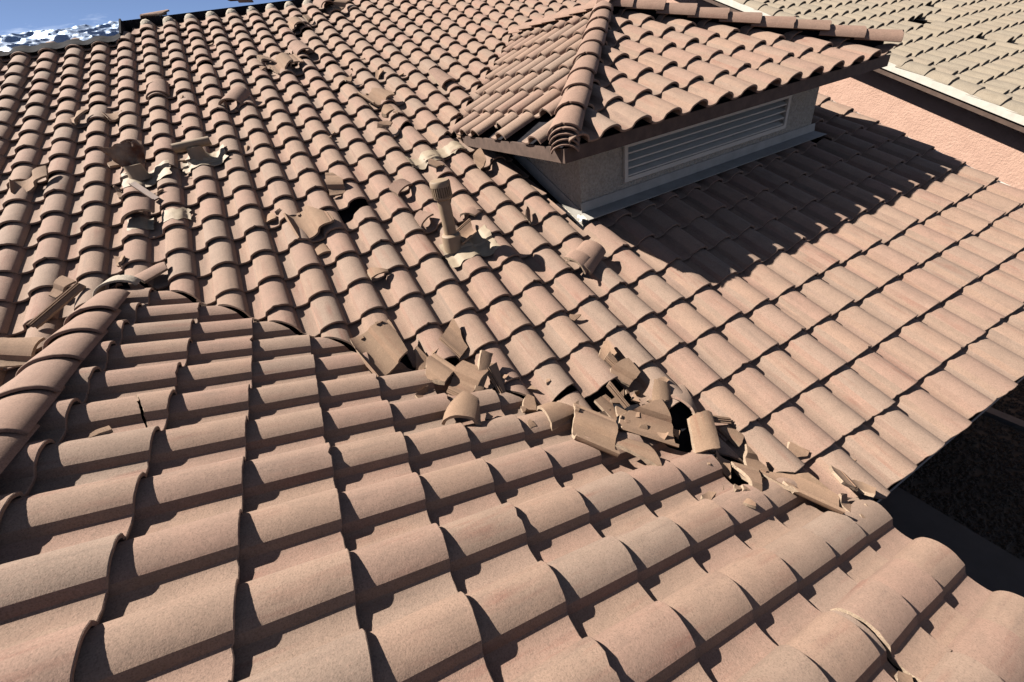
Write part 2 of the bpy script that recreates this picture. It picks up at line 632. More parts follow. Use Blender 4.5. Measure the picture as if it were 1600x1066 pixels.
EAVE_A = FA.at(0, 6.93).y
RIDGE_Y = FA.at(0, -22.35).y
EAVE_B = FB.at(0, 7.93).x
vx = VALLEY
mr = MB().slab(on(FA, [(-vx * 0 + (VALLEY - EAVE_A) - 0.0, EAVE_A), (6.27, EAVE_A), (6.27, RIDGE_Y), (-6.5, RIDGE_Y), (-6.5, 2 * RIDGE_X * 0 - 3.1), (RIDGE_X, VALLEY - RIDGE_X)], DK), (0, 0, -0.12))
main_roof = mr.build('main_roof', 'felt', house)
wr = MB()
wr.slab(on(FB, [(EAVE_B, VALLEY - EAVE_B + 0.03), (RIDGE_X, VALLEY - RIDGE_X + 0.03), (RIDGE_X, -9), (EAVE_B, -9)], DK), (0, 0, -0.12))
wr.slab(on(FC, [(RIDGE_X, VALLEY - RIDGE_X + 0.03), (RIDGE_X, -9), (RIDGE_X - 3.9, -9), (RIDGE_X - 3.9, VALLEY - RIDGE_X - 3.87)], DK), (0, 0, -0.12))
wing_roof = wr.build('wing_roof', 'felt', house)
# back slope behind the main ridge
FBK = Frame((0, 2 * RIDGE_Y, 0), (-1, 0, 0), (0, -CP, SP))
bk = MB().slab([Vector((6.27, RIDGE_Y, RIDGE_Y * T - 0.07)), Vector((6.27, RIDGE_Y + 6, (RIDGE_Y - 6) * T - 0.07)), Vector((-6.5, RIDGE_Y + 6, (RIDGE_Y - 6) * T - 0.07)), Vector((-6.5, RIDGE_Y, RIDGE_Y * T - 0.07))], (0, 0, -0.12)).build('back_roof', 'felt', house)
wl = MB()
wl.box((EAVE_B - 0.45 - 0.2, EAVE_A + 0.42, GROUND - 0.1), (5.95, EAVE_A + 0.62, EAVE_A * T - 0.05))
wl.box((5.75, EAVE_A + 0.625, GROUND - 0.1), (5.95, RIDGE_Y + 4.0, EAVE_A * T - 0.05))
wl.box((EAVE_B - 0.65, -9, GROUND - 0.1), (EAVE_B - 0.45, EAVE_A + 0.415, EAVE_A * T - 0.05))
wl.slab([(5.95, EAVE_A + 0.625, EAVE_A * T - 0.051), (5.95, EAVE_A + 0.8, EAVE_A * T - 0.051 + 0.02), (5.95, RIDGE_Y, RIDGE_Y * T - 0.35), (5.95, RIDGE_Y + 4, EAVE_A * T + 1.2), (5.95, RIDGE_Y + 4, EAVE_A * T - 0.051)], (-0.2, 0, 0))
wall = wl.build('wall', 'house_wall', house)
# fascia boards under the eaves
zA0 = EAVE_A * T
fa = MB().box((VALLEY - EAVE_A - 0.02, EAVE_A + 0.0, zA0 - 0.27), (6.25, EAVE_A + 0.035, zA0 - 0.085)).build('fascia', 'gutter_grey', house)
zB0 = FB.O.z - (EAVE_B - FB.O.x) * T
fb = MB().box((EAVE_B - 0.035, -9, zB0 - 0.27), (EAVE_B, EAVE_A - 0.01, zB0 - 0.085)).build('fascia', 'gutter_grey', house)
rk = MB().slab([(6.28, EAVE_A, zA0 - 0.02), (6.28, RIDGE_Y, RIDGE_Y * T - 0.02), (6.28, RIDGE_Y, RIDGE_Y * T - 0.22), (6.28, EAVE_A, zA0 - 0.22)], (0.03, 0, 0)).build('rake_board', 'trim_beige', house)


# ------------------------------------------------------------------ laying tiles
def constraint(fr, a, c):
    """vertical or other planes (world point, outward normal) that trim the tile; None = no tile here"""
    p = fr.at(a + 0.5, c - 0.5)
    x, y = p.x, p.y
    out = []
    s2 = math.sqrt(0.5)
    if fr is FA:
        g = 0.025
        if x > RIDGE_X:
            out.append((Vector((0, VALLEY + g, 0)), Vector((-s2, -s2, 0))))
        else:
            out.append((Vector((RIDGE_X, VALLEY - RIDGE_X + g, 0)), Vector((s2, -s2, 0))))
        out.append((Vector((20.25 * W, 0, 0)), Vector((1, 0, 0))))
        vly = EZ / T - EX1
        xm = x if x < DCX else 2 * DCX - x
        if xm > DX1 - 0.03 and y > 0.52 and y < xm + vly:
            inside = True
        elif xm > EX1 + 0.02 and y > 2.32 and y < xm + vly:
            inside = True
        else:
            inside = False
        if x > 0.9 and x < 5.9:
            if y > 2.3:
                if x < DCX:
                    out.append((Vector((0, vly + 0.05, 0)), Vector((s2, -s2, 0))))
                else:
                    out.append((Vector((2 * DCX, vly + 0.05, 0)), Vector((-s2, -s2, 0))))
            elif xm < DX1 + 0.2 and y > 0.42:
                if x < DCX:
                    out.append((Vector((DX1 - 0.10, 0, 0)), Vector((1, 0, 0))))
                else:
                    out.append((Vector((DX2 + 0.10, 0, 0)), Vector((-1, 0, 0))))
            elif xm > DX1 - 0.1 and y < 0.8:
                out.append((Vector((0, DYF - 0.06, 0)), Vector((0, 1, 0))))
            elif inside:
                return None
    elif fr is FB:
        out.append((Vector((0, VALLEY - 0.02, 0)), Vector((s2, s2, 0))))
        out.append((Vector((RIDGE_X + 0.03, 0, 0)), Vector((-1, 0, 0))))
    elif fr is FC:
        out.append((Vector((RIDGE_X, VALLEY - RIDGE_X - 0.02, 0)), Vector((-s2, s2, 0))))
        out.append((Vector((RIDGE_X - 0.03, 0, 0)), Vector((1, 0, 0))))
    elif fr is FD:
        out.append((Vector((EX1 + 0.03, EY - 0.03, 0)), Vector((-s2, s2, 0))))
        out.append((Vector((EX2 - 0.03, EY - 0.03, 0)), Vector((s2, s2, 0))))
    elif fr is FE:
        out.append((Vector((EX1 - 0.03, EY + 0.03, 0)), Vector((s2, -s2, 0))))
        out.append((Vector((DCX - 0.03, 0, 0)), Vector((1, 0, 0))))
        out.append((Vector((0, EZ / T - EX1 - 0.02, 0)), Vector((-s2, s2, 0))))
    return out


def tile_matrix(fr, a, c, rnd, amt=1.0):
    slip = rnd.uniform(.008, .024) if rnd.random() < .05 else 0.0
    p = fr.at(a, c) - fr.V * slip + fr.U * rnd.gauss(0, 0.0016) * amt + fr.V * rnd.gauss(0, 0.0028) * amt
    J = Matrix.Translation((W / 2, 0, 0)) @ Matrix.Rotation(R(rnd.gauss(0, 0.32)) * amt, 4, 'Z') @ Matrix.Rotation(R(rnd.gauss(0, 0.22)) * amt, 4, 'X') @ Matrix.Rotation(R(rnd.gauss(0, 0.25)) * amt, 4, 'Y') @ Matrix.Translation((-W / 2, 0, 0))
    return fr.mat(p) @ J


def classify(fr, a, c):
    """None, [] (whole) or the planes that really cross this tile"""
    cons = constraint(fr, a, c)
    if cons is None:
        return None
    cut = []
    corners = [fr.at(a + i, c - j * LT / fr.l, 0.03) for i in (-0.03, 1) for j in (0, 1)]
    for co, no in cons:
        d = [(q - co).dot(no) for q in corners]
        if min(d) > -0.012:
            return None
        if max(d) > 0:
            cut.append((co, no))
    return cut


def lay_field(fr, cells, parent, meshes, name, limit=300, seed=1, skip=(), extra=None, mass_name='roof_tiles', amt=1.6):
    rnd = random.Random(seed)
    todo = []
    for a, c in cells:
        if (a, c) in skip:
            continue
        k = classify(fr, a, c)
        if k is None:
            continue
        mid = fr.at(a + 0.5, c - 0.5, 0.03)
        if not in_view(mid):
            continue
        k = k + (extra.get((a, c), []) if extra else [])
        todo.append(((mid - CAM).length, a, c, k))
    todo.sort()
    mv, mf, nb = [], [], 0
    for i, (d, a, c, k) in enumerate(todo):
        M = tile_matrix(fr, a, c, rnd, amt)
        me = meshes[rnd.randrange(len(meshes))]
        if k:
            inv = M.inverted()
            r3 = inv.to_3x3()
            jit = 0.004 if (extra and (a, c) in extra) else 0.0015
            me = cut_mesh(me, [(inv @ co, r3 @ no) for co, no in k], 'roof_tile_cut', jit, i)
            if me is None:
                continue
        if i < limit:
            link(name, me, None, parent, M)
        else:
            n = len(me.vertices)
            co = np.empty(n * 3, dtype=np.float32)
            me.vertices.foreach_get('co', co)
            Mn = np.array(M)
            mv.append(co.reshape(-1, 3) @ Mn[:3, :3].T + Mn[:3, 3])
            mf += [tuple(nb + q for q in p.vertices) for p in me.polygons]
            nb += n
    if mv:
        me = bpy.data.meshes.new(mass_name)
        me.from_pydata(np.concatenate(mv).tolist(), [], mf)
        smooth_mesh(me, 24)
        me.materials.append(meshes[0].materials[0])
        o = link(mass_name, me, None, parent)
        o['kind'] = 'stuff'
    return len(todo)


MISS_A = {(3, 5), (2, 4), (-2, 1), (-1, 2)}
cellsA = [(a, c) for a in range(-16, 21) for c in range(-21, 8) if not (a < -6 and c < -20)]
BREAK_A = {}


def break_tile(tile, fx, fy, ang, fr=None):
    """break tile (a, c) along a line through (fx, fy) of the tile; the side the angle points to is gone"""
    fr = fr or FA
    a, c = tile
    p = fr.at(a + fx, c - fy)
    n = fr.U * math.cos(R(ang)) + fr.V * math.sin(R(ang))
    return (p, n)


for tile, fx, fy, ang in [((-1, -4), 0.45, 0.5, 110), ((4, 6), 0.12, 0.5, 200), ((3, 5), 0.5, 0.5, -60), ((1, -12), 0.7, 0.35, -70), ((1, -14), 0.75, 0.3, -80), ((0, -15), 0.8, 0.2, -90), ((-2, 1), 0.5, 0.35, -90), ((-4, -16), 0.6, 0.4, -60), ((1, -18), 0.6, 0.5, -80), ((-8, -14), 0.7, 0.3, -85), ((1, 3), 0.6, 0.3, -80), ((2, -8), 0.8, 0.5, -50), ((10, -16), 0.5, 0.2, -90)]:
    BREAK_A.setdefault(tile, []).append(break_tile(tile, fx, fy, ang))
nA = lay_field(FA, cellsA, main_roof, NEAR, 'roof_tile', 300, 11, MISS_A, BREAK_A)
MISS_B = set()
BREAK_B = {}
for tile, fx, fy, ang in [((-3, 6), 0.5, 0.8, -84), ((0, 7), 0.5, 0.6, 100), ((4, -2), 0.5, 0.3, -70)]:
    BREAK_B.setdefault(tile, []).append(break_tile(tile, fx, fy, ang, FB))
cellsB = [(a, c) for a in range(-9, 12) for c in range(-3, 9)]
nB = lay_field(FB, cellsB, wing_roof, NEAR, 'roof_tile', 300, 12, MISS_B, BREAK_B, amt=1.2)
cellsC = [(a, c) for a in range(8, 31) for c in range(-3, 5)]
nC = lay_field(FC, cellsC, wing_roof, NEAR, 'roof_tile', 150, 13)


# ------------------------------------------------------------------ ridge and hip caps
def cap_row(parent, p0, p1, step, up, lift, meshes, name, seed, start=0.0, wob=1.0, size=1.0):
    rnd = random.Random(seed)
    p0, p1 = Vector(p0), Vector(p1)
    V = (p1 - p0).normalized()
    N = (Vector(up) - V * Vector(up).dot(V)).normalized()
    U = V.cross(N)
    n = int(((p1 - p0).length - start) / step + 0.35)
    out = []
    for i in range(n):
        me = meshes[rnd.randrange(len(meshes))]
        w = max(v.co.x for v in me.vertices)
        p = p0 + V * (start + i * step) + N * (lift + rnd.gauss(0, 0.003) * wob)
        M = Matrix(((U.x, V.x, N.x, p.x), (U.y, V.y, N.y, p.y), (U.z, V.z, N.z, p.z), (0, 0, 0, 1)))
        M = M @ Matrix.Rotation(R(rnd.gauss(0, 1.0) * wob), 4, 'Z') @ Matrix.Rotation(R(rnd.gauss(0, 1.4) * wob), 4, 'Y') @ Matrix.Diagonal((size, 1.0, size, 1.0)) @ Matrix.Translation((-CAPW / 2, 0, 0))
        out.append(link(name, me, None, parent, M))
    return out


cap_row(wing_roof, (RIDGE_X, -3.6, RIDGE_Z), (RIDGE_X, 1.02, RIDGE_Z), 0.325, (0, 0, 1), 0.03, CAPS, 'ridge_cap', 3, size=1.12)

# main ridge: bare dark ridge board, the caps are gone
rb = MB().box((-6.36 * W, RIDGE_Y - 0.02, RIDGE_Y * T - 0.12), (6.2, RIDGE_Y + 0.03, RIDGE_Y * T + 0.05)).build('ridge_board', 'felt', house)

MB().slab([FA.at(-6.42, -20.5, -.06), FA.at(-6.34, -20.5, -.06), FA.at(-6.34, -22.4, -.06), FA.at(-6.42, -22.4, -.06)], FA.N * 0.14).build('ridge_board', 'felt', house)

# ------------------------------------------------------------------ dormer
dm = MB()
zt = EZ - 0.13       # soffit height
vx0, vx1, vz0, vz1 = 2.27, 4.54, 0.455, 0.725
dm.box((DX1, DYF, 0.0), (vx0, DYF + 0.12, zt))
dm.box((vx1, DYF, 0.0), (DX2, DYF + 0.12, zt))
dm.box((vx0 + .0005, DYF, 0.0), (vx1 - .0005, DYF + 0.12, vz0))
dm.box((vx0 + .0005, DYF, vz1), (vx1 - .0005, DYF + 0.12, zt))
dm.slab([(DX1, DYF + 0.121, 0.0), (DX1, DYF + 0.121, zt), (DX1, zt / T + 0.4, zt)], (0.12, 0, 0))
dm.slab([(DX2, DYF + 0.121, 0.0), (DX2, DYF + 0.121, zt), (DX2, zt / T + 0.4, zt)], (-0.12, 0, 0))
dormer = dm.build('dormer', 'stucco_beige', house)
# roof deck of the dormer
dd = MB()
h2 = Vector((0, 0, -0.07))
ce = [Vector((EX1 + .06, EY + .06, EZ + .02)), Vector((EX2 - .06, EY + .06, EZ + .02)), PEAK]
back = Vector((DCX, PEAK.z / T, PEAK.z))
ve = Vector((EX1 + .06, EZ / T, EZ + .02))
ve2 = Vector((EX2 - .06, EZ / T, EZ + .02))
dd.slab([p + h2 for p in ce], (0, 0, -0.03))
dd.slab([ce[0] + h2, PEAK + h2, back + h2, ve + h2], (0, 0, -0.03))
dd.slab([ce[1] + h2, ve2 + h2, back + h2, PEAK + h2], (0, 0, -0.03))
dd.build('dormer_deck', 'felt', dormer)
# soffit and fascia
sf = MB()
sf.box((EX1 + .06, EY + .06, zt + .004), (EX2 - .06, DYF + 0.1, zt + 0.012))
sf.box((EX1 + .06, DYF + 0.101, zt), (DX1 + 0.1, zt / T + 0.1, zt + 0.012))
sf.box((DX2 - 0.1, DYF + 0.101, zt), (EX2 - .06, zt / T + 0.1, zt + 0.012))
sf.build('soffit', 'trim_beige', dormer)
zf0, zf1 = zt + 0.002, EZ - 0.024
MB().box((EX1 + .03, EY + .03, zf0), (EX2 - .03, EY + .058, zf1)).build('fascia', 'fascia_brown', dormer)
MB().box((EX1 + .03, EY + .059, zf0), (EX1 + .058, EZ / T - 0.05, zf1)).build('fascia', 'fascia_brown', dormer)
MB().box((EX2 - .058, EY + .059, zf0), (EX2 - .03, EZ / T - 0.05, zf1)).build('fascia', 'fascia_brown', dormer)
# louvred vent in the front wall
fy = DYF
fr_ = MB()
e = 0.04
fr_.box((vx0 - e, fy - 0.028, vz0 - e), (vx1 + e, fy - 0.002, vz0))
fr_.box((vx0 - e, fy - 0.028, vz1), (vx1 + e, fy - 0.002, vz1 + e))
fr_.box((vx0 - e, fy - 0.028, vz0 + .0005), (vx0, fy - 0.002, vz1 - .0005))
fr_.box((vx1, fy - 0.028, vz0 + .0005), (vx1 + e, fy - 0.002, vz1 - .0005))
fr_.build('vent_frame', 'trim_beige', dormer)
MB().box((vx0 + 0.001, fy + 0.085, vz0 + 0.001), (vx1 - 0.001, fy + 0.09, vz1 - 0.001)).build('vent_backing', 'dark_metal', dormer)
ns = 4
hgt = (vz1 - vz0) / ns
for i in range(ns):
    z = vz0 + 0.004 + hgt * i
    zz = z + hgt * 0.72
    MB().slab([(vx0 + 0.002, fy - 0.018, z), (vx0 + 0.002, fy - 0.018, z + 0.013), (vx0 + 0.002, fy + 0.08, zz + 0.013), (vx0 + 0.002, fy + 0.08, zz)], (vx1 - vx0 - 0.004, 0, 0)).build('louver_slat', 'trim_beige', dormer)
# base flashing along the dormer walls
bf = MB()
y0 = DYF - 0.005
zb = DYF * T
bf.slab([(DX1 - 0.02, y0, zb + 0.14), (DX2 + 0.06, y0, zb + 0.14), (DX2 + 0.06, y0 - 0.012, zb + 0.055), (DX1 - 0.02, y0 - 0.012, zb + 0.055)], (0, -0.006, 0))
bf.slab([(DX1 - 0.02, y0 - 0.013, zb + 0.054), (DX2 + 0.06, y0 - 0.013, zb + 0.054), (DX2 + 0.09, y0 - 0.15, zb - 0.15 * T + 0.082), (DX1 - 0.04, y0 - 0.15, zb - 0.15 * T + 0.082)], (0, 0, -0.006))
bf.build('base_flashing', 'flashing_grey', dormer)
sfl = MB()
sfl.slab([(DX1 - 0.004, DYF - 0.01, zb + 0.06), (DX1 - 0.004, 2.05, 2.05 * T + 0.06), (DX1 - 0.012, 2.05, 2.05 * T - 0.06), (DX1 - 0.012, DYF - 0.01, zb - 0.06)], (-0.006, 0, 0))
sfl.build('side_flashing', 'flashing_grey', dormer)
# tiles of the dormer
cellsD = [(a, c) for a in range(-4, 13) for c in range(-7, 1)]
nD = lay_field(FD, cellsD, dormer, NEAR, 'roof_tile', 200, 21)
MISS_E = {(-3, 0)}
BREAK_E = {}
for tile, fx, fy_, ang in [((-5, 0), 0.5, 0.5, -100), ((-2, -1), 0.6, 0.3, -80), ((-1, 0), 0.3, 0.5, -60), ((-4, -2), 0.5, 0.7, 90)]:
    BREAK_E.setdefault(tile, []).append(break_tile(tile, fx, fy_, ang, FE))
cellsE = [(a, c) for a in range(-16, 2) for c in range(-7, 1)]
nE = lay_field(FE, cellsE, dormer, NEAR, 'roof_tile', 200, 22, MISS_E, BREAK_E, amt=1.6)
# hips and ridge of the dormer
pk = PEAK + Vector((0, 0, 0.02))
cl = Vector((EX1, EY, EZ + 0.02))
crn = Vector((EX2, EY, EZ + 0.02))
cap_row(dormer, cl, pk, 0.335, (0, 0, 1), 0.035, CAPS, 'hip_cap', 31, start=0.10)
cap_row(dormer, crn, pk, 0.345, (0, 0, 1), 0.055, CAPS, 'hip_cap', 32, start=0.06, wob=1.8, size=1.22)
for q0 in (cl, crn):
    dv = (pk - q0).normalized()
    sd = dv.cross(Vector((0, 0, 1))).normalized() * 0.022
    MB().slab([q0 + dv * .15 - sd - Vector((0, 0, .11)), q0 + dv * .15 + sd - Vector((0, 0, .11)), pk + sd - Vector((0, 0, .11)), pk - sd - Vector((0, 0, .11))], (0, 0, 0.155)).build('hip_board', 'felt', dormer)
cap_row(dormer, (DCX, back.y - 0.05, back.z + 0.02), pk, 0.335, (0, 0, 1), 0.03, CAPS, 'ridge_cap', 33, start=0.0)
# short starter caps stacked at the foot of the left hip
hv = (pk - cl).normalized()
for i in range(4):
    me = cut_mesh(CAPS[i % 4], [(Vector((0, 0.13, 0)), Vector((0, 1, 0)))], 'starter_cap')
    hn = (Vector((0, 0, 1)) - hv * hv.z).normalized()
    hu = hv.cross(hn)
    p = cl + hv * (0.075 - 0.012 * i) + hn * (0.012 - 0.034 * i)
    M = Matrix(((hu.x, hv.x, hn.x, p.x), (hu.y, hv.y, hn.y, p.y), (hu.z, hv.z, hn.z, p.z), (0, 0, 0, 1))) @ Matrix.Rotation(R((-3, 2, -2, 3)[i]), 4, 'Y') @ Matrix.Scale(0.9 - 0.02 * i, 4) @ Matrix.Translation((-CAPW / 2, 0, 0))
    link('starter_cap', me, None, dormer, M)

# ------------------------------------------------------------------ neighbouring house
nb = empty('neighbour_house', (14, 0, GROUND))
tag(nb, 'neighbouring house with tan tile roof and salmon pink stucco gable wall', 'house')
FN = Frame((8.43, 0, 0.03), (1, 0, 0), (0, CP, SP))
NX = 8.25
nw = MB().slab([(NX + 0.32, -8, GROUND - 0.1), (NX + 0.32, -8, -8 * T + 0.25), (NX + 0.32, 9, 9 * T - 0.22), (NX + 0.32, 9, GROUND - 0.1)], (0.2, 0, 0))
nw.v[1].z = -8 * T - 0.22
nw.v[5].z = -8 * T - 0.22
nw.build('wall', 'stucco_pink', nb)
nroof = MB().slab([(NX + 0.03, -4, -4 * T - 0.05), (30, -4, -4 * T - 0.05), (30, 11, 11 * T - 0.05), (NX + 0.03, 11, 11 * T - 0.05)], (0, 0, -0.06)).build('roof', 'felt', nb)
MB().slab([(NX, -4, -4 * T + 0.015), (NX, 11, 11 * T + 0.015), (NX, 11, 11 * T - 0.085), (NX, -4, -4 * T - 0.085)], (0.028, 0, 0)).build('rake_trim', 'white_paint', nb)
MB().slab([(NX + 0.029, -4, -4 * T - 0.17), (NX + 0.029, 11, 11 * T - 0.17), (NX + 0.029, 11, 11 * T - 0.112), (NX + 0.029, -4, -4 * T - 0.112)], (0.3, 0, 0)).build('soffit', 'fascia_brown', nb)
V_ = FN.V
cap_row(nroof, (NX + 0.13, -4, -4 * T + 0.02), (NX + 0.13, 10.5, 10.5 * T + 0.02), 0.35, (0, -SP, CP), 0.0, RAKE, 'rake_tile', 41)


def near_side(a, c):
    q = px(FN.at(a + 0.5, c - 0.5, 0.03))
    return q is not None and 1080 < q[0] < 1720 and -110 < q[1] < 330


cellsN = [(a, c) for a in range(0, 64) for c in range(-30, 8) if near_side(a, c)]
nN = lay_field(FN, cellsN, nroof, TAN, 'roof_tile', 300, 51, {(8, -2), (7, -3), (7, -6), (6, -6), (10, -7)}, amt=1.3)
print('tiles', nA, nB, nC, nD, nE, nN)

# ------------------------------------------------------------------ surfaces that loose things rest on
def surf_h(fr, a, c):
    return prof_h(a) - TILT * ((math.ceil(c) - c) * fr.l)


def surf_z(x, y):
    best = -9.0
    if y > RIDGE_Y:
        return (2 * RIDGE_Y - y) * T + 0.05
    pa = Vector((x, y, y * T))
    a, c, _ = FA.grid(pa)
    za = y * T + surf_h(FA, a, c) / CP
    if x > RIDGE_X:
        zb = FB.O.z - (x - FB.O.x) * T
        b, k, _ = FB.grid(Vector((x, y, zb)))
        zb += surf_h(FB, b, k) / CP
    else:
        zb = RIDGE_Z - (RIDGE_X - x) * T + 0.05
    return max(za, zb)


def rest(me, M, sink=0.03):
    """lift the placed mesh until its lowest contact just touches the tiles"""
    lift = -9.0
    vs = me.vertices
    st = max(1, len(vs) // 260)
    for i in range(0, len(vs), st):
        q = M @ vs[i].co
        lift = max(lift, surf_z(q.x, q.y) - q.z)
    return Matrix.Translation((0, 0, lift - sink)) @ M


def fragment(base, box, cuts, seed, name):
    """a broken piece of a tile: keep a box of it and knock off corners"""
    rnd = random.Random(seed)
    w = W if base is FULL else CAPW
    ln = 0.425 if base is FULL else 0.42
    u0, u1, v0, v1 = box
    pl = []
    if u0 > -0.2:
        pl.append((Vector((u0 * w, 0, 0)), Vector((-1, rnd.uniform(-.25, .25), 0))))
    if u1 < 1.0:
        pl.append((Vector((u1 * w, 0.5 * (v0 + v1) * ln, 0)), Vector((1, rnd.uniform(-.3, .3), 0))))
    if v0 > 0:
        pl.append((Vector((0.5 * (u0 + u1) * w, v0 * ln, 0)), Vector((rnd.uniform(-.3, .3), -1, 0))))
    if v1 < 1:
        pl.append((Vector((0.5 * (u0 + u1) * w, v1 * ln, 0)), Vector((rnd.uniform(-.35, .35), 1, 0))))
    cu_, cv_ = 0.5 * (max(u0, -.1) + min(u1, 1)) * w, 0.5 * (v0 + v1) * ln
    hu, hv = 0.5 * (min(u1, 1) - max(u0, -.1)) * w, 0.5 * (v1 - v0) * ln
    if not isinstance(cuts, int):            # given break lines: (u, v, outward angle)
        pl += [(Vector((u * w, v * ln, 0)), Vector((math.cos(R(g)), math.sin(R(g)), rnd.uniform(-.2, .2)))) for u, v, g in cuts]
        cuts = 0
    a0_ = rnd.uniform(0, 6.283)
    for ci in range(cuts):
        a = a0_ + ci * 2.3 + rnd.uniform(-.5, .5)
        n = Vector((math.cos(a), math.sin(a), 0))
        rad = (rnd.uniform(0.25, 0.5) if ci == 0 and cuts > 1 else rnd.uniform(0.55, 0.85)) * math.hypot(hu * n.x, hv * n.y)
        pl.append((Vector((cu_, cv_, 0)) + n * rad, n + Vector((0, 0, rnd.uniform(-.25, .25)))))
    me = cut_mesh(base, pl, name, 0.0045, seed)
    if me is None:
        return None
    lo = Vector((1e9,) * 3)
    hi = -lo
    for v in me.vertices:
        for k in range(3):
            lo[k] = min(lo[k], v.co[k])
            hi[k] = max(hi[k], v.co[k])
    me.transform(Matrix.Translation(-(lo + hi) / 2))
    return me


def loose(name, fr, a, c, base, box, cuts, seed, yw, tx, ty, flip, lift, label, cat, group=None, mat=None, settle=True):
    b = {'tile': FULL, 'cap': CAPFULL}[base]
    me = fragment(b, box, cuts, seed, name) or fragment(b, box, 0, seed + 500, name)
    if me is None:
        return None
    if mat:
        me.materials.clear()
        me.materials.append(MATS[mat])
        me.materials.append(MATS['fracture'])
    M = fr.mat(fr.at(a, c, 0.05)) @ Matrix.Rotation(R(yw), 4, 'Z') @ Matrix.Rotation(R(tx * .6), 4, 'X') @ Matrix.Rotation(R(ty * .6), 4, 'Y')
    if flip:
        M = M @ Matrix.Rotation(math.pi, 4, 'Y')
    if settle:
        M = rest(me, M)
    M = Matrix.Translation((0, 0, lift)) @ M
    return tag(link(name, me, None, None, M), label, cat, group)


